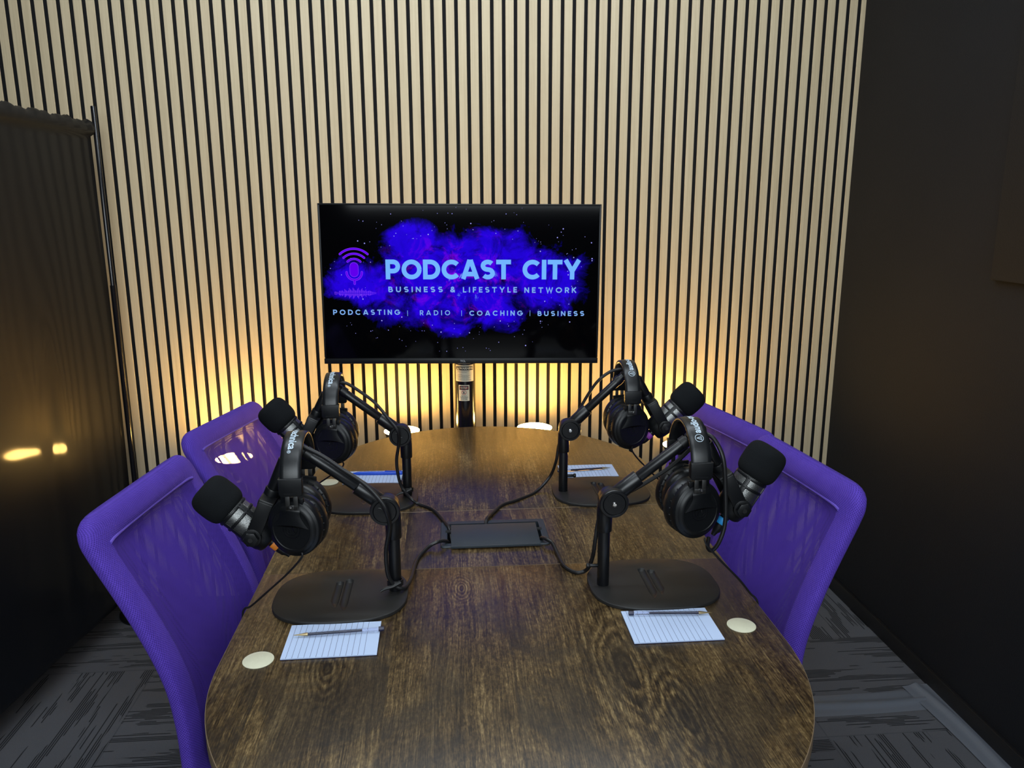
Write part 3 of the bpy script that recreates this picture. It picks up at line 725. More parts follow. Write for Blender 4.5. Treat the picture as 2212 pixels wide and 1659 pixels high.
t = bmesh.new(); t.faces.new([t.verts.new(p) for p in ((-.0055, -.0048, 0), (.0055, -.0048, 0), (0, .0052, 0))]); curved_bm(m, t, -.0255, .9228, .0010, 0)
t = text_bm('!', .008, 'CENTER', .0003); curved_bm(m, t, -.0255, .9222, .0013, 1)
for q, (s_, b) in enumerate(((.78, 0), (.66, 0), (.10, 0), (.36, .003), (.82, .003), (.70, .003), (.80, .003), (.74, .003), (.90, .003))):
    z = .9135-q*.0038; x0 = S0+.0045+b*.3; x1 = x0+(S1-S0-.009)*s_; x = x0
    r_ = random.Random(q)
    while x < x1:
        wd = r_.uniform(.0015, .005); curved_sheet(m, x, min(x+wd, x1), z-.0005, z+.0005, .0007, 1, 3); x += wd+.0012
m.build('warning_label', ['label', 'label_black'], pole, recalc=False)
m = MB(); curved_sheet(m, -.030, .020, .9385, .9500, .0004, 0); m.build('upper_label', 'label', pole, recalc=False)
m = MB(); A0, A1 = -.0235, .0140; ac = (A0+A1)/2
curved_sheet(m, A0, A1, .8105, .8655, .0004, 0); curved_sheet(m, A0+.003, A1-.003, .8490, .8625, .0007, 1)
t = bmesh.new(); t.faces.new([t.verts.new((.0145*math.cos(2*PI*q/28), .0052*math.sin(2*PI*q/28), 0)) for q in range(28)]); curved_bm(m, t, ac, .8560, .0010, 2)
curved_bm(m, text_bm('DANGER', .0055, 'CENTER', .0002, 1.0), ac, .8560, .0013, 0)
def ring(mm, r0, r1, s, z, dr, mat, n=28):
    for q in range(n):
        a, b = 2*PI*q/n, 2*PI*(q+1)/n; t = bmesh.new()
        t.faces.new([t.verts.new((rad*math.cos(g), rad*math.sin(g), 0)) for rad, g in ((r0, a), (r1, a), (r1, b), (r0, b))]); curved_bm(mm, t, s, z, dr, mat)
ring(m, .0066, .0082, ac, .8400, .0008, 2)
for a in (0, 1, 2): t = bmesh.new(); t.faces.new([t.verts.new(p) for p in ((-.004+.002*a, -.004, 0), (-.0015+.002*a, -.004, 0), (.0022-.001*a, .0042, 0), (.0004-.001*a, .0042, 0))]); curved_bm(m, t, ac, .8400, .0008, 1)
t = bmesh.new(); t.faces.new([t.verts.new(p) for p in ((-.0055, .0045, 0), (-.0045, .0055, 0), (.0055, -.0045, 0), (.0045, -.0055, 0))]); curved_bm(m, t, ac, .8400, .0011, 2)
for q, tx in enumerate(('DO NOT', 'PLACE HANDS', 'OR FINGERS', 'IN COLUMN')):
    curved_bm(m, text_bm(tx, .0042, 'CENTER', .0001, 1.0), ac, .8278-q*.0042, .0008, 1)
m.build('danger_label', ['label', 'label_black', 'red'], pole, recalc=False)

# =================================================================== FLOOR LAMPS
def lamp(x, y, z, R, lab):
    r = thing('floor_lamp', lab, 'floor lamp', (x, y, 0), 0, 'warm uplighter floor lamps')
    m = MB(); m.lathe([(.001, 0), (.085, 0), (.088, .004), (.085, .010), (.02, .016), (.012, .022), (.001, .022)], seg=40); m.build('base', 'black_metal', r)
    m = MB(); m.cyl((0, 0, .02), (0, 0, z-.05), .009, 16); m.build('pole', 'black_metal', r)
    m = MB(); m.lathe([(.001, z-.055), (.022, z-.053), (R*.78, z-.035), (R-.002, z-.008), (R-.001, z-.005), (R-.004, z-.005), (R-.006, z-.008)], seg=48); m.build('bowl', 'black_metal', r)
    m = MB(); m.lathe([(.0005, z+.003), (R*.5, z+.002), (R*.85, z-.0005), (R-.001, z-.0035), (R-.002, z-.005), (R-.004, z-.006), (.0005, z-.008)], seg=48); m.build('diffuser', 'lamp_light', r)
lamp(-.176, 2.694, .690, .063, 'warm uplighter lamp behind the table, between the column and the drape-side chairs')
lamp(.293, 2.694, .690, .063, 'warm uplighter lamp behind the table, between the column and the wall-side chairs')
lamp(.835, 2.730, .600, .063, 'warm uplighter lamp in front of the slats behind the wall-side chairs')
lamp(-.765, 2.715, .600, .063, 'warm uplighter lamp glowing through the mesh of the drape-side chair')

# =================================================================== CHAIRS
PROF = [(0, 0), (.05, .013), (.12, .047), (.19, .080), (.25, .104), (.30, .121), (.345, .131), (.42, .137), (.56, .136)]
def prof(t):
    for a, b in zip(PROF, PROF[1:]):
        if t <= b[0]:
            s_ = (t-a[0])/(b[0]-a[0]); return a[1]+(b[1]-a[1])*s_
    return PROF[-1][1]
def psm(t): return (prof(max(t-.025, 0))+2*prof(t)+prof(t+.025))/4 if t > .0 else prof(0)+.002
HW, TLEN, THK, ZTOP = .220, .56, .042, .90
def make_chair():
    r = thing('office_chair', '', 'chair')
    sec = []
    NS = 72; ts = [0, .003, .008, .015, .024, .034, .043, .0515] + [.06+.0137*i for i in range(30)] + [.468+.0137*i for i in range(5)] + [.535, .545, .553, .558, .5595, .56]
    rows = []; uvs = []; isP = []
    for t in ts:
        e = min(t, TLEN-t); thk = THK*math.sqrt(max(0, 1-(1-min(e/.026, 1))**2)) + .001
        cr = .052; hw = HW - cr + math.sqrt(max(0, cr*cr-(cr-min(t, cr))**2)) if t < cr else HW
        eb = TLEN-t; cb_ = .03
        if eb < cb_: hw = HW-cb_+math.sqrt(max(0, cb_*cb_-(cb_-eb)**2))
        row, uv, u_ = [], [], 0.0
        for j in range(NS+1):
            a = 2*PI*j/NS; ca, sa = math.cos(a), math.sin(a)
            yy = hw*math.copysign(abs(ca)**.30, ca); f = .5+.5*math.copysign(abs(sa)**.62, sa)   # f=1 front, 0 rear
            x = psm(t)+THK/2 + thk*(f-.5)
            inn = max(0, 1-(abs(yy)/(HW-.044))**4) if abs(yy) < HW-.044 else 0
            dv = max(0, min(1, (t-.040)/.03))*max(0, min(1, (TLEN-.03-t)/.03))
            if sa > 0: x -= .010*inn*dv + .012*(1-(yy/HW)**2)*dv
            else: x += .006*inn*dv
            p = Vector((x, yy, ZTOP-t))
            if j: u_ += (p-row[-1]).length
            row.append(p); uv.append((u_, t*1.04))
        rows.append(row); uvs.append(uv)
    bd, pn = MB(), MB()
    for mbx, want in ((bd, False), (pn, True)):
        V = {}
        def vert(i2, j):
            j = j % NS
            if (i2, j) not in V: V[(i2, j)] = mbx.bm.verts.new(rows[i2][j])
            return V[(i2, j)]
        for i2 in range(len(ts)-1):
            for j in range(NS):
                yy = (rows[i2][j].y+rows[i2][j+1].y)/2; tm = (ts[i2]+ts[i2+1])/2
                ang = (j+.5)*360/NS; flat = 20 < (ang % 180) < 160
                panel = abs(yy) < HW-.046 and   .052 < tm < TLEN-.04 and flat
                if panel != want: continue
                f = mbx.bm.faces.new([vert(i2, j), vert(i2, j+1), vert(i2+1, j+1), vert(i2+1, j)])
                for l, (a, b) in zip(f.loops, ((i2, j), (i2, j+1), (i2+1, j+1), (i2+1, j))): l[mbx.uv].uv = uvs[a][b]
        if not want:
            for i2 in (0, len(ts)-1): mbx.bm.faces.new([vert(i2, j) for j in range(NS)])
    back = bd.build('backrest', 'border', r, smooth_angle=75)
    pn.build('mesh_panel', 'mesh', back, smooth_angle=75)
    m = MB(); tp = .051
    def front_x(t, y):
        inn = max(0, 1-(abs(y)/(HW-.044))**4); dv = max(0, min(1, (t-.040)/.03))
        return psm(t)+THK - .010*inn*dv - .012*(1-(y/HW)**2)*dv
    pts = [(front_x(tp, yy)-.0005, yy, ZTOP-tp-.010*max(0, (abs(yy)-.150)/.025)**2*.3) for yy in [-.176+.352*q/24 for q in range(25)]]
    m.tube(pts, .0034, 8); m.build('piping', 'piping', back)
    # spine, seat and base
    m = MB(); m.tube([(prof(.2)-.026, 0, ZTOP-.20), (prof(.3)-.034, 0, ZTOP-.32), (prof(.4)-.036, 0, ZTOP-.43), (.115, 0, .415), (.15, 0, .31), (.22, 0, .305), (.30, 0, .35), (.36, 0, .395)], .016, 10, smooth=5); m.build('back_bar', 'black_plastic', r)
    m = MB(); W_, D_ = .43, .44; rows = []
    for z, k in ((.428, .86), (.432, .95), (.445, .99), (.465, 1.0), (.480, .99), (.490, .95), (.494, .86), (.4955, .5), (.4955, .05)):
        rows.append([(.415+x*k*D_/.47*1.0, y*k, z + (.010*(1-min(1, (abs(y)/.22)**2)) if z > .49 else 0)) for x, y in rounded(D_, W_, .07, 8)])
    m.grid(rows, True, uvs=[[(q*.02, i2*.03) for q in range(len(rows[0])+1)] for i2 in range(len(rows))]); m.poly(list(reversed(rows[0]))); m.poly(rows[-1]); seat = m.build('seat', 'border', r, smooth_angle=60)
    for zz in (.484, .440):
        m = MB(); m.tube([(.415+x*.985, y*.985, zz) for x, y in rounded(D_, W_, .07, 8)], .0035, 8, closed=True); m.build('piping', 'piping', seat)
    m = MB(); m.box((.375, 0, .405), (.20, .16, .045), bev=.01); m.build('seat_plate', 'black_plastic', r)
    m = MB(); m.cyl((.375, 0, .10), (.375, 0, .27), .025, 20); m.cyl((.375, 0, .26), (.375, 0, .40), .014, 16); m.build('gas_lift', 'black_plastic', r)
    for q in range(5):
        a = 2*PI*q/5+.35; c, s_ = math.cos(a), math.sin(a)
        m = MB(); m.tube([(.375+c*.02, s_*.02, .105), (.375+c*.13, s_*.13, .09), (.375+c*.24, s_*.24, .068)], lambda w_: .024-.010*w_, 10, smooth=3); leg = m.build('base_leg', 'black_plastic', r)
        m = MB(); ex, ey = .375+c*.235, s_*.235
        for o_ in (-.012, .012): m.cyl((ex-s_*(o_-.008), ey+c*(o_-.008), .026), (ex-s_*(o_+.008), ey+c*(o_+.008), .026), .026, 20, bev=.004)
        m.cyl((ex, ey, .03), (ex, ey, .075), .006, 10); m.build('caster', 'black_plastic', leg)
    return r
chair0 = make_chair()
CH = [(-.655, 1.557, math.radians(-5.9), .015, 2.0, 'purple mesh office chair on the drape side, at the camera end of the table'),
      (.808, 1.618, math.radians(185.6), .010, -2.0, 'purple mesh office chair on the black wall side, at the camera end of the table'),
      (-.694, 2.300, math.radians(-13.7), -.044, 6.5, 'purple mesh office chair on the drape side, with a lamp glowing through its back'),
      (.820, 2.128, math.radians(192.0), -.030, -2.0, 'purple mesh office chair on the black wall side, half hidden at the television end')]
for n, (x, y, rz, dz, lean, lab) in enumerate(CH):
    c = chair0 if n == 0 else dup_tree(chair0)
    c.location = (x, y, 0); c.rotation_euler = (0, 0, rz); tag(c, lab, 'chair', 'purple chairs around the table')
    for ch in c.children:
        if ch.name.startswith('base_leg') and n == 3:      # swivel base turned between the neighbour's legs
            R_ = Matrix.Rotation(math.radians(36), 3, 'Z'); P_ = Vector((.375, 0, 0)); ch.rotation_euler = (0, 0, math.radians(36)); ch.location = P_-R_ @ P_
        if ch.name.startswith(('base_leg', 'gas_lift')): continue
        ch.location = (0, 0, dz)
        if ch.name.startswith('backrest'):          # recline about the top edge
            an = math.radians(-lean); ch.rotation_euler = (0, an, 0)
            ch.location = Vector((0, 0, ZTOP+dz)) - Matrix.Rotation(an, 3, 'Y') @ Vector((0, 0, ZTOP))

# =================================================================== MICROPHONE STANDS, MICROPHONES, HEADPHONES
def superellipse(a, b, n, k=72):
    return [(a*math.copysign(abs(math.cos(2*PI*q/k))**(2/n), math.cos(2*PI*q/k)), b*math.copysign(abs(math.sin(2*PI*q/k))**(2/n), math.sin(2*PI*q/k))) for q in range(k)]
def plate_mesh(s):
    """base plate: fine grid top with two pen-shaped grooves pressed into it"""
    out = superellipse(.1212, .1015, 2.75, 144); RN = 46; m = MB(); rows = []
    def depth(x, y):
        d = 0.0
        for ox, y0, y1 in ((-.0085, -.062, .058), (.0085, -.050, .050)):
            cx = ox*s
            if y0 < y < y1:
                w_ = .0070*min(1, ((y-y0)/.022)**.7)*(1 if y < y1-.006 else math.sqrt(max(0, 1-((y-y1+.006)/.006)**2)))
                q = abs(x-cx+.003*s*max(0, 1-(y-y0)/.022))
                if q < w_: d = max(d, .0050*(w_/.0070)*math.sqrt(1-(q/w_)**2))
        return d
    # top as a rectangular patch around the grooves, stitched to the rim
    nx, ny, px_, py_ = 44, 96, .021, .066
    V = [[m.bm.verts.new((-px_+2*px_*i_/nx, -py_+2*py_*j_/ny, .0065-depth(-px_+2*px_*i_/nx, -py_+2*py_*j_/ny))) for j_ in range(ny+1)] for i_ in range(nx+1)]
    for i_ in range(nx):
        for j_ in range(ny): m.bm.faces.new([V[i_][j_], V[i_+1][j_], V[i_+1][j_+1], V[i_][j_+1]])
    loop = [V[i_][0] for i_ in range(nx)] + [V[nx][j_] for j_ in range(ny)] + [V[i_][ny] for i_ in range(nx, 0, -1)] + [V[0][j_] for j_ in range(ny, 0, -1)]
    rings = [[m.bm.verts.new((x*k, y*k, z)) for x, y in out] for k, z in ((.988, .0065), (.996, .0061), (1, .0052), (1, .0008), (.994, 0))]
    eds = [m.bm.edges.new((loop[q], loop[(q+1) % len(loop)])) if m.bm.edges.get((loop[q], loop[(q+1) % len(loop)])) is None else m.bm.edges.get((loop[q], loop[(q+1) % len(loop)])) for q in range(len(loop))]
    eds += [m.bm.edges.new((rings[0][q], rings[0][(q+1) % len(out)])) for q in range(len(out))]
    bmesh.ops.bridge_loops(m.bm, edges=eds)
    for r0, r1 in zip(rings, rings[1:]):
        for q in range(len(out)): m.bm.faces.new([r0[q], r0[(q+1) % len(out)], r1[(q+1) % len(out)], r1[q]])
    m.bm.faces.new(rings[-1])
    o = m.build('base_plate', 'base_plate', smooth_angle=40); me = o.data; bpy.data.objects.remove(o)
    return me
PLATE = {s: plate_mesh(s) for s in (-1, 1)}

def mic_stand(s, cx, cy, px, py, hx, hz, ex, ez, label, screw=0):
    """s = side the arm points to; p = pole, h = hinge, e = elbow at the arm's end (world x, z)"""
    r = thing('microphone_stand', label, 'microphone stand', (cx, cy, TZ+.0002), 0, 'desk microphone stands')
    o = bpy.data.objects.new('base_plate', PLATE[s]); COL.objects.link(o); o.parent = r
    L = lambda x, y, z: Vector((x-cx, y-cy, z-TZ))
    Y0 = py
    m = MB(); m.cyl(L(px, Y0, TZ+.006), L(px, Y0, hz-.035), .0112, 28, bev=.001); m.build('pole', 'black_metal', r)
    m = MB(); m.cyl(L(px, Y0, hz-.062), L(px, Y0, hz-.012), .0145, 28, bev=.002)
    m.cyl(L(px+s*.010, Y0+.012, hz), L(px+s*.010, Y0-.014, hz), .0225, 36, bev=.003)
    m.cyl(L(px, Y0, hz-.02), L(px+s*.003, Y0, hz+.002), .0145, 28); m.build('sleeve', 'black_metal', r)
    d = Vector((ex-hx, 0, ez-hz)).normalized(); H = Vector((px+s*.010, Y0, hz))
    m = MB(); a0 = H+d*.008; a1 = H+d*.066; m.cyl(L(*a0), L(*a1), .0148, 28, bev=.002)
    m.box((0, 0, 0), (.006, .012, .03), frame(L(*(H+d*.05)), d) @ Matrix.Translation((0, 0, 0)), bev=.001); m.build('arm_sleeve', 'black_metal', r)
    E = Vector((ex, Y0, ez))
    m = MB(); m.cyl(L(*a1-d*.0), L(*E), .0102, 24, bev=.001); m.cyl(L(*(E-d*.028)), L(*E), .0118, 24, bev=.002); m.build('arm', 'black_metal', r)
    kn = MB(); ky = Y0-.014
    kn.lathe([(.0005, 0), (.0262, 0), (.0268, .002), (.0268, .012), (.0255, .0145), (.0215, .0148), (.0205, .0135), (.0195, .0150), (.0005, .0152)], frame(L(px+s*.012, ky, hz), (0, -1, 0)), 44)
    knob = kn.build('knob', 'black_metal', r)
    m = MB()
    if s > 0:
        m.lathe([(.0005, .003), (.0035, .003), (.0045, .002), (.005, 0)], frame(L(px+s*.012, ky-.0152, hz), (0, -1, 0)), 20); m.box((0, 0, .0032), (.0048, .0012, .0006), frame(L(px+s*.012, ky-.0152, hz), (0, -1, 0))); m.build('bolt', 'steel', knob)
    else:
        m.tube([L(px+s*.012-.011, ky-.0155, hz+.008), L(px+s*.012-.006, ky-.016, hz+.007), L(px+s*.012-.001, ky-.016, hz-.001), L(px+s*.012+.005, ky-.0155, hz-.003)], .0012, 8, smooth=4); m.cyl(L(px+s*.012, ky-.0150, hz-.006), L(px+s*.012, ky-.0156, hz-.006), .0035, 16); m.build('hex_key', 'rubber', knob)
    # small thumb screw low on the pole
    if screw:
      m = MB(); q_ = screw; m.cyl(L(px+q_*.010, Y0, TZ+.045), L(px+q_*.026, Y0, TZ+.045), .0035, 14, bev=.001); m.cyl(L(px+q_*.026, Y0, TZ+.045), L(px+q_*.032, Y0, TZ+.045), .005, 14, bev=.001); m.build('thumb_screw', 'black_plastic', r)
    return r

def microphone(s, y, el, fc, ax, ring, label):
    """el = elbow (x,z) of the stand; fc = foam centre (x,z); ax = unit axis (x,z) from the rear to the foam"""
    A = Vector((ax[0], 0, ax[1])).normalized(); F = Vector((fc[0], y, fc[1])); root = F-A*.11
    r = thing('microphone', label, 'microphone', root, 0, 'black broadcast microphones')
    Lm = lambda v: v-root
    fr = lambda d: frame(Lm(F+A*d), A, (0, 1, 0))
    m = MB(); pr = []
    for q in range(25):
        a = -PI/2+PI*q/24; rr_ = .0380*abs(math.cos(a))**.50; zz = .0350*math.copysign(abs(math.sin(a))**.62, math.sin(a)); pr.append((max(rr_, .0004), zz))
    m.lathe(pr, fr(0), 56); m.build('windscreen', 'foam', r, smooth_angle=80)
    m = MB(); m.lathe([(.028, -.079), (.0285, -.075), (.0285, -.02)], fr(0), 48); m.build('grille', 'grille', r)
    m = MB()
    for z0, z1 in ((-.0375, -.031), (-.0545, -.0485), (-.084, -.0755)): m.lathe([(.027, z0), (.0302, z0+.0005), (.0306, z0+.0015), (.0306, z1-.0015), (.0302, z1-.0005), (.027, z1)], fr(0), 48)
    for q in range(4):
        a = PI/4+q*PI/2+.2
        m.box((0, 0, 0), (.004, .009, .050), fr(-.058) @ Matrix.Rotation(a, 4, 'Z') @ Matrix.Translation((.0285, 0, 0)), bev=.001)
    m.lathe([(.0304, -.077), (.0312, -.080), (.0308, -.092), (.0285, -.106), (.0245, -.117), (.020, -.120), (.0005, -.120)], fr(0), 48); m.build('body', 'black_plastic', r, smooth_angle=40)
    # XLR plug with a coloured ring
    m = MB(); m.lathe([(.0005, -.119), (.0095, -.119), (.0095, -.142), (.0085, -.152), (.006, -.156), (.0042, -.164), (.0005, -.164)], fr(0), 24); plug = m.build('plug', 'black_metal', r)
    m = MB(); m.lathe([(.0096, -.125), (.0102, -.126), (.0102, -.137), (.0096, -.138)], fr(0), 24); m.build('colour_ring', ring, plug, label={'orange': 'orange ring', 'violet': 'violet ring', 'cyan': 'blue ring'}[ring])
    # yoke: two side arms from the pivots to a cross piece above, then the threaded adapter to the stand
    E = Vector((el[0], y, el[1])); Pv = F-A*.088
    up = (E-Pv).normalized(); Xb = Pv + up*.066
    m = MB()
    for sy in (-1, 1):
        a = Pv+Vector((0, sy*.0355, 0)); b = Xb+Vector((0, sy*.0335, 0)); mid = (a+b)/2
        m.box((0, 0, 0), (.026, .006, (b-a).length+.006), frame(Lm(mid), up, A), bev=.002)
        m.cyl(Lm(a+Vector((0, -.0035, 0))), Lm(a+Vector((0, .0035, 0))), .0165, 24, bev=.001)
    m.box((0, 0, 0), (.028, .073, .014), frame(Lm(Xb), up, A), bev=.003)
    m.cyl(Lm(Xb), Lm(Xb+up*.020), .0135, 20, bev=.002)
    yoke = m.build('yoke', 'black_plastic', r)
    for sy in (-1, 1):
        a = Pv+Vector((0, sy*.038, 0)); m = MB(); m.cyl(Lm(a), Lm(a+Vector((0, sy*.010, 0))), .0135, 6, bev=.0015)
        m.cyl(Lm(a+Vector((0, sy*.009, 0))), Lm(a+Vector((0, sy*.0112, 0))), .0042, 14, mat=1); m.build('pivot_knob', ['black_plastic', 'dull_steel'], yoke)
    m = MB(); b0 = Xb+up*.020; b1 = E-up*.012; m.cyl(Lm(b0), Lm(b0+(b1-b0)*.75), .0115, 22, bev=.001); m.cyl(Lm(b0+(b1-b0)*.7), Lm(b1), .0085, 18)
    m.lathe([(.0005, -.011), (.007, -.009), (.011, -.004), (.012, 0), (.011, .004), (.007, .009), (.0005, .011)], frame(Lm(E), (0, 1, 0)), 20); m.build('adapter', 'black_metal', r)
    return r

ARC_R, ARC_Z = .0775, .130
def make_headphones(swivel):
    """local: band in the y-z plane, cups at y = -/+; outward tilt towards +x; z = 0 at the bottom of the cups"""
    r = thing('headphones', '', 'headphones')
    # padded band
    m = MB(); rows = []; N = 40
    for q in range(N+1):
        a = PI*q/N; cy, cz = -math.cos(a), math.sin(a)
        row = []
        for w_, d in ((-.0170, -.0012), (-.0182, -.004), (-.0170, -.0075), (-.010, -.0100), (0, -.0108), (.010, -.0100), (.0170, -.0075), (.0182, -.004), (.0170, -.0012), (.010, -.0002), (0, 0), (-.010, -.0002)):
            R_ = ARC_R+d; row.append((w_, R_*cy, ARC_Z+R_*cz*.985))
        rows.append(row)
    m.grid(rows, True, cap=True); band = m.build('headband', 'leather', r, smooth_angle=60)
    m = MB()
    def on_band(t, s0, x0, dr=.0007):
        """t: flat text, x along the band from front (-y) over the top, y across (towards -x)"""
        for v in t.verts:
            a = PI/2+(v.co.x+s0)/ARC_R; R_ = ARC_R+dr
            v.co = Vector((x0-v.co.y, -math.cos(a)*R_, ARC_Z+math.sin(a)*R_*.985))
        m.add(t)
    t = text_bm('audio-technica', .0185, 'LEFT', .0005, 1.0)
    w_ = max(v.co.x for v in t.verts)
    for v in t.verts: v.co.x *= .103/w_
    on_band(t, -.0500, 0)
    on_band(text_bm('\u00ae', .0085, 'LEFT', .0001), .0545, .004)
    t = bmesh.new()
    for q in range(36):
        a, b = 2*PI*q/36, 2*PI*(q+1)/36
        t.faces.new([t.verts.new((R_*math.cos(g), R_*math.sin(g), 0)) for R_, g in ((.0068, a), (.0077, a), (.0077, b), (.0068, b))])
    for P_ in (((-.0042, -.0042), (-.0030, -.0042), (.0003, .0048), (-.0003, .0048)), ((.0042, -.0042), (.0030, -.0042), (-.0003, .0048), (.0003, .0048)), ((-.0042, -.0042), (.0042, -.0042), (.0040, -.0034), (-.0040, -.0034)), ((-.0005, -.0042), (.0005, -.0042), (.0003, .004), (-.0003, .004))):
        t.faces.new([t.verts.new((*p, 0)) for p in P_])
    on_band(t, -.0605, 0)
    m.build('band_lettering', 'print', band, recalc=False)
    for sy in (-1, 1):
        # end clip, metal slider
        m = MB()
        m.prism([(-.0200, .1465), (.0200, .1465), (.0195, .119), (.0165, .115), (-.0165, .115), (-.0195, .119)], -.0075, .0075, Matrix(((1, 0, 0, 0), (0, 0, 1, sy*.0725), (0, 1, 0, 0), (0, 0, 0, 1))), bev=.002)
        m.prism([(-.011, .1215), (.011, .1215), (.009, .1195), (-.009, .1195)], -.0082, .0082, Matrix(((1, 0, 0, 0), (0, 0, 1, sy*.0735), (0, 1, 0, 0), (0, 0, 0, 1)))); m.build('end_clip', 'black_plastic', r)
        m = MB()
        for x in (-.0068, .0068): m.box((x, sy*.073, .103), (.0078, .0022, .030), bev=.0004)
        m.box((0, sy*.073, .0935), (.020, .0022, .008), bev=.0004); m.build('slider', 'dull_steel', r)
        # ear cup
        tilt = -sy*swivel
        n = Vector((math.sin(tilt), sy*math.cos(tilt), .02)).normalized(); c = Vector((0, sy*(.046 if sy*swivel > 0 else .052), .0515))
        F = frame(c, n, (0, 0, 1)) @ Matrix.Diagonal((1.10, 1.06, 1.0, 1))
        m = MB(); m.lathe([(.020, -.034), (.026, -.040), (.034, -.0415), (.042, -.038), (.0475, -.029), (.0480, -.017), (.0455, -.010), (.030, -.008)], F, 56, sy=.96); pad = m.build('ear_pad', 'leather', r, smooth_angle=60)
        m = MB(); m.lathe([(.022, -.0335), (.0005, -.0335)], F, 40); m.build('driver_cloth', 'foam', pad)
        m = MB(); m.lathe([(.030, -.010), (.0445, -.0095), (.0478, -.007), (.0485, -.002), (.0485, .005), (.0475, .0085), (.0462, .0100), (.0440, .0105), (.0425, .0120), (.0400, .0150), (.0365, .0165), (.0345, .0168), (.0335, .0158), (.0005, .0152)], F, 64, sy=.96)
        for q in range(26):
            a = 2*PI*q/26; m.box((0, 0, 0), (.004, .0022, .0042), F @ Matrix.Rotation(a, 4, 'Z') @ Matrix.Translation((.0457, 0, -.0078)), bev=.0005, seg=1)
        cup = m.build('ear_cup', 'black_plastic', r, smooth_angle=40)
        m = MB()
        for r0, r1 in ((.0145, .0158), (.0098, .0106)): m.lathe([(r0, .0150), (r0, .0160), (r1, .0160), (r1, .0150)], F, 40)
        for P_ in (((-.006, -.006), (-.0045, -.006), (.0006, .008), (-.0006, .008)), ((.006, -.006), (.0045, -.006), (-.0006, .008), (.0006, .008))):
            m.prism([(p[1], -p[0]) for p in P_], .015, .0160, F)
        m.build('emblem', 'gloss_black', cup)
        # yoke bracket over the upper half of the cup
        m = MB(); rows = []
        for q in range(19):
            w_ = q/18; hw_ = .0175+.0145*max(0, (w_-.45)/.55)**1.5
            up_ = .0440-.036*w_; out = .0085+.0135*min(1, w_/.3)
            rows.append([F @ Vector((up_-.005*x*x*w_, x*hw_, out-.003*x*x)) for x in [-1+2*k_/10 for k_ in range(11)]] + [F @ Vector((up_-.005*x*x*w_, x*hw_*.98, out-.003*x*x-.0035)) for x in [1-2*k_/10 for k_ in range(11)]])
        m.grid(rows, True, cap=True)
        m.box((0, 0, 0), (.012, .040, .006), F @ Matrix.Translation((.0445, 0, .0075)), bev=.0012)
        yk = m.build('yoke', 'black_plastic', r, smooth_angle=45)
        m = MB(); m.lathe([(.0005, .0016), (.002, .0014), (.0027, 0)], frame((.002, sy*.0765, .0955), (0, sy, 0)), 14); m.build('rivet', 'steel', yk)
    return r

def cable(name, pts, rad, label, cat='cable', group=None, parent=None, mat='rubber', smooth=8):
    m = MB()
    if parent is not None:
        mi = parent.matrix_basis.inverted(); pts = [mi @ Vector(p) for p in pts]
        m.tube(pts, rad, 10, smooth=smooth); return m.build(name, mat, parent)
    c = Vector(pts[0]); r = thing(name, label, cat, c, 0, group)
    m.tube([Vector(p)-c for p in pts], rad, 10, smooth=smooth); m.build('cord', mat, r); return r

ST = {
 'A': dict(s=-1, c=(-.2085, 1.354), p=(-.1105, 1.364), h=(-.1225, .921), e=(-.283, 1.044), fc=(-.419, .944), ax=(-.73, .68), ring='orange'),
 'B': dict(s=1, c=(.3725, 1.353), p=(.2775, 1.352), h=(.2885, .926), e=(.450, 1.053), fc=(.570, .988), ax=(.52, .85), ring='cyan'),
 'C': dict(s=-1, c=(-.2085, 1.856), p=(-.1125, 1.860), h=(-.1245, .916), e=(-.285, 1.043), fc=(-.416, .968), ax=(-.66, .75), ring='orange'),
 'D': dict(s=1, c=(.369, 1.856), p=(.2745, 1.859), h=(.2865, .920), e=(.440, 1.066), fc=(.583, .986), ax=(.72, .69), ring='violet'),
}
WH = {'A': 'on the drape side, camera end', 'B': 'on the black wall side, camera end', 'C': 'on the drape side, television end', 'D': 'on the black wall side, television end'}
hpa, hpb = make_headphones(math.radians(-17)), make_headphones(math.radians(17))
HP = {'A': (-.2745, 1.3655, .858, PI), 'B': (.432, 1.355, .8695, 0.0), 'C': (-.278, 1.862, .862, PI), 'D': (.428, 1.860, .880, 0.0)}
for n, kx in enumerate('ABCD'):
    d = ST[kx]
    mic_stand(d['s'], *d['c'], *d['p'], *d['h'], *d['e'], 'black microphone stand ' + WH[kx], {'B': -1, 'D': 1}.get(kx, 0))
    microphone(d['s'], d['p'][1], d['e'], d['fc'], d['ax'], d['ring'], 'black foam-topped microphone ' + WH[kx])
    h = (hpa, hpb)[n] if n < 2 else dup_tree((hpa, hpb)[n-2])
    x, y, z, rz = HP[kx]; h.location = (x, y, z); h.rotation_euler = (0, 0, rz)
    tag(h, 'black headphones hung on the arm ' + WH[kx], 'headphones', 'headphones on the microphone arms')
    h['_k'] = kx
HPO = {o['_k']: o for o in COL.objects if '_k' in o}
for o in HPO.values(): del o['_k']
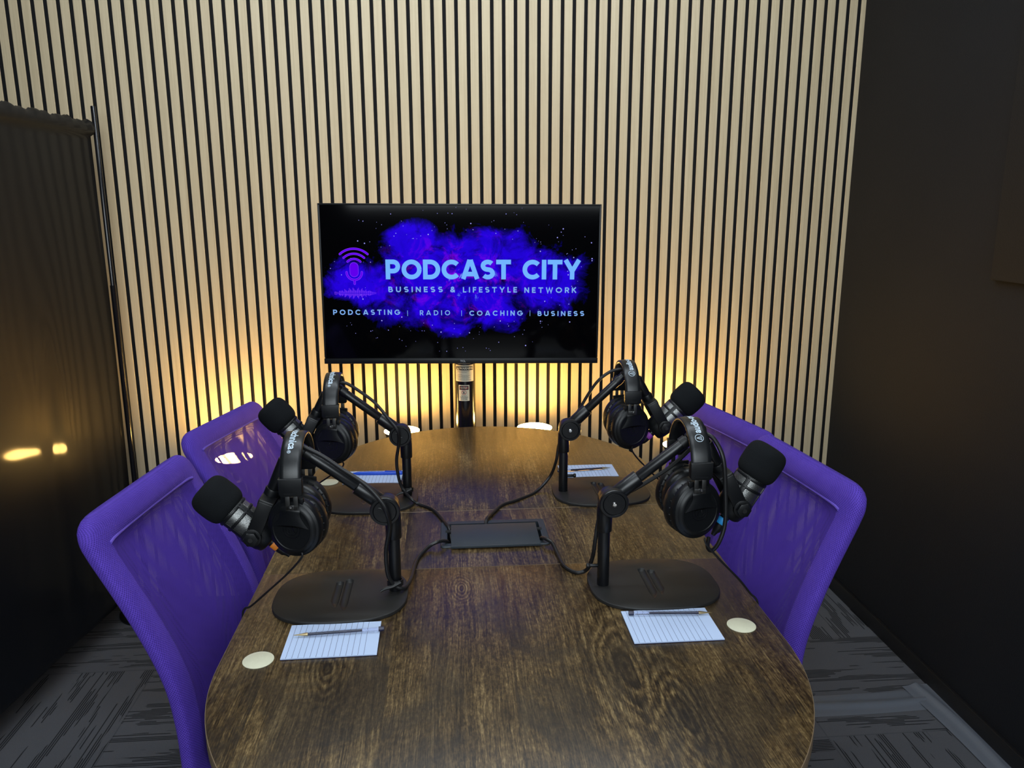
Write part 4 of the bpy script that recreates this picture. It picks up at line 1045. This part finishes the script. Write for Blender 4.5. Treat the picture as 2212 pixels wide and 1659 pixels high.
# headphone leads, dropping from the cup and running over the table edge
HC = {
 'A': [(-.262, 1.290, .870), (-.264, 1.289, .860), (-.290, 1.297, .829), (-.330, 1.308, .790), (-.362, 1.316, .760), (-.3745, 1.319, .7535), (-.3790, 1.319, .740), (-.380, 1.318, .70), (-.381, 1.315, .60)],
 'B': [(.444, 1.278, .876), (.447, 1.276, .864), (.475, 1.279, .831), (.512, 1.281, .792), (.536, 1.282, .762), (.5450, 1.281, .7535), (.5500, 1.279, .741), (.551, 1.276, .70), (.551, 1.27, .60)],
 'C': [(-.259, 1.790, .872), (-.256, 1.797, .862), (-.268, 1.825, .842), (-.315, 1.880, .797), (-.360, 1.925, .758), (-.3740, 1.938, .7530), (-.3795, 1.942, .740), (-.381, 1.943, .70), (-.381, 1.94, .60)],
 'D': [(.430, 1.785, .889), (.432, 1.789, .876), (.455, 1.805, .846), (.505, 1.836, .793), (.536, 1.855, .762), (.5455, 1.861, .7535), (.5505, 1.863, .741), (.551, 1.863, .70), (.551, 1.86, .60)]}
bpy.context.view_layer.update()
for kx, pts in HC.items(): cable('cable', pts, .0019, '', parent=HPO[kx])
# microphone cables
XC = {
 'A': [(-.275,1.352,1.048),(-.232,1.345,1.028),(-.193,1.340,1.001),(-.154,1.331,.975),(-.126,1.322,.945),(-.117,1.322,.922),(-.115,1.335,.891),(-.124,1.345,.842),(-.122,1.345,.797),(-.111,1.348,.773),(-.095,1.355,.763),(-.084,1.397,.7605),(-.077,1.489,.7535),(-.055,1.545,.757),(-.034,1.556,.764),(-.016,1.572,.757),(-.006,1.59,.735),(.01,1.60,.715)],
 'B': [(.440,1.368,1.014),(.409,1.374,.981),(.376,1.378,.956),(.339,1.382,.932),(.300,1.382,.912),(.274,1.374,.888),(.264,1.362,.848),(.260,1.368,.805),(.256,1.405,.7615),(.236,1.410,.7535),(.218,1.438,.7535),(.212,1.493,.7535),(.206,1.535,.760),(.194,1.550,.764),(.186,1.572,.757),(.180,1.59,.735),(.165,1.60,.715)],
 'C': [(-.265,1.850,1.046),(-.248,1.850,1.045),(-.219,1.850,1.026),(-.182,1.845,.997),(-.149,1.828,.960),(-.129,1.815,.936),(-.127,1.825,.904),(-.135,1.835,.855),(-.131,1.838,.807),(-.120,1.838,.777),(-.102,1.805,.768),(-.083,1.801,.7545),(-.049,1.765,.7535),(-.027,1.706,.7535),(-.016,1.665,.756),(-.010,1.645,.752),(-.005,1.63,.730),(.01,1.62,.715)],
 'D': [(.432,1.865,1.062),(.416,1.865,1.064),(.389,1.870,1.056),(.361,1.870,1.035),(.338,1.875,1.001),(.309,1.880,.948),(.280,1.876,.908),(.264,1.866,.875),(.258,1.868,.833),(.246,1.895,.782),(.207,1.862,.7545),(.158,1.814,.7535),(.116,1.780,.7535),(.088,1.724,.7545),(.076,1.690,.758),(.072,1.672,.753),(.072,1.665,.735),(.074,1.65,.715)]}
for kx, pts in XC.items():
    c = cable('microphone_cable', pts, .0039, 'black cable running up the stand ' + WH[kx], 'cable', 'microphone cables')
    d = ST[kx]; q = Vector(pts[0])
    if kx in 'AC':       # hook-and-loop tie at the foot of the pole
        m = MB(); a = Vector((d['p'][0], d['p'][1], .7735))-q
        m.lathe([(.0125, -.005), (.0150, -.005), (.0150, .005), (.0125, .005)], frame(a+Vector((0, -.004, 0)), (0, .15, 1)), 24)
        m.tube([a+Vector((.010, -.014, .004)), a+Vector((-.004, -.020, -.001)), a+Vector((-.018, -.022, -.004)), a+Vector((-.026, -.024, -.008))], lambda w_: .0042-.0018*w_, 8, smooth=3)
        m.build('cable_tie', 'rubber', c)
    m = MB(); dd = Vector((d['e'][0]-d['h'][0], 0, d['e'][1]-d['h'][1])).normalized()
    a = Vector((d['p'][0]+d['s']*.010, d['p'][1], d['h'][1]))+dd*.17-q; m.lathe([(.0107, -.006), (.0122, -.006), (.0122, .006), (.0107, .006)], frame(a, dd), 22); m.build('cable_tie', 'rubber', c)
cable('looped_cable', [(.460,1.366,1.046),(.460,1.345,1.048),(.471,1.330,1.040),(.482,1.312,1.010),(.487,1.306,.953),(.488,1.301,.894),(.478,1.299,.857),(.468,1.306,.838),(.464,1.318,.840),(.470,1.332,.852)], .0039, 'black cable looped down beside the headphones to the blue-ringed microphone plug', 'cable')

# =================================================================== NOTE PADS AND PENS
PADS = {'A': ((-.2035, 1.2025), .152, .104, .01, 'white ruled note pad on the drape side with a clear pen lying across it'),
        'B': ((.3665, 1.2015), .152, .105, .0, 'white ruled note pad next to a cream sticker on the black wall side'),
        'C': ((-.2100, 2.0140), .150, .098, -.02, 'white ruled note pad behind the drape-side stand with a blue pen on it'),
        'D': ((.3645, 2.0160), .152, .098, -.01, 'white ruled note pad behind the wall-side stand at the television end')}
for kx, ((x, y), w_, h_, rz, lab) in PADS.items():
    r = thing('note_pad', lab, 'note pad', (x, y, TZ+.0002), rz, 'ruled note pads')
    m = MB(); m.box((0, 0, .0006), (w_, h_, .0010)); m.build('backing_card', 'navy', r)
    m = MB(); m.box((0, 0, .00205), (w_-.0006, h_-.0006, .0018)); m.build('paper', 'paper', r)
def pen(a, b, kind, lab):
    """a = tip end, b = tail end"""
    a, b = Vector((a[0], a[1], 0)), Vector((b[0], b[1], 0)); z = TZ+.0033+.0042
    d = (b-a).normalized(); Ln = (b-a).length; r = thing('ballpoint_pen', lab, 'pen', (a.x, a.y, z), math.atan2(d.y, d.x), 'pens on the note pads')
    F = frame((0, 0, 0), (1, 0, 0), (0, 0, 1)); R_ = .0041
    if kind == 'clear':
        m = MB(); m.lathe([(.0022, .020), (.0030, .021), (R_, .027), (R_, Ln-.001), (R_*.8, Ln)], F, 6); m.lathe([(.0021, .0205), (.0021, Ln-.006)], F, 12); m.build('barrel', 'clear', r, smooth_angle=20)
        m = MB(); m.lathe([(.0004, .016), (.0014, .017), (.0014, Ln*.78), (.0004, Ln*.78)], F, 10); m.build('ink_tube', 'ink', r)
        m = MB(); m.lathe([(.0004, 0), (.0006, .001), (.0012, .008), (.0026, .018), (.0030, .023), (.0004, .023)], F, 14); m.build('tip', 'brass', r)
        m = MB(); m.lathe([(.0004, Ln-.004), (R_*.95, Ln-.004), (R_*1.02, Ln+.002), (R_*.9, Ln+.005), (.0004, Ln+.005)], F, 14); m.build('end_plug', 'ink', r)
    else:
        m = MB(); m.lathe([(.0015, .010), (R_*1.1, .025), (R_*1.2, .05), (R_*1.2, Ln-.002), (R_*.8, Ln)], F, 16, cap=True); m.build('barrel', 'blue_pl', r)
        m = MB(); m.lathe([(.0004, 0), (.0012, .006), (.0018, .0105), (.0004, .0105)], F, 12); m.build('tip', 'steel', r)
        m = MB(); m.box((Ln-.025, 0, R_*1.2+.0012), (.045, .003, .0014), bev=.0005); m.build('clip', 'blue_pl', r)
pen((-.269, 1.213), (-.126, 1.2215), 'clear', 'clear pen with dark ink lying tip towards the drape-side chair')
pen((.446, 1.228), (.306, 1.238), 'clear', 'clear pen lying along the edge of the camera-end note pad on the wall side')
pen((-.276, 2.035), (-.134, 2.027), 'blue', 'bright blue pen lying on the pad behind the drape-side stand')
pen((.428, 2.022), (.286, 2.007), 'clear', 'clear pen lying on the note pad at the television end, wall side')

# cream round stickers on the tabletop
for x, y, lab in ((-.3135, 1.1540, 'round cream sticker beside the drape-side note pad with the clear pen'), (.4870, 1.1935, 'round cream sticker on the tabletop on the black wall side'), (-.3235, 1.9890, 'round cream sticker on the tabletop by the pad with the blue pen')):
    m = MB(); m.lathe([(.0004, .0012), (.0236, .0012), (.0242, .0008), (.0242, 0), (.0004, 0)], Matrix(), 56)
    o = m.build('round_sticker', 'cream'); o.location = (x, y, TZ+.0002); tag(o, lab, 'sticker', 'cream table stickers')
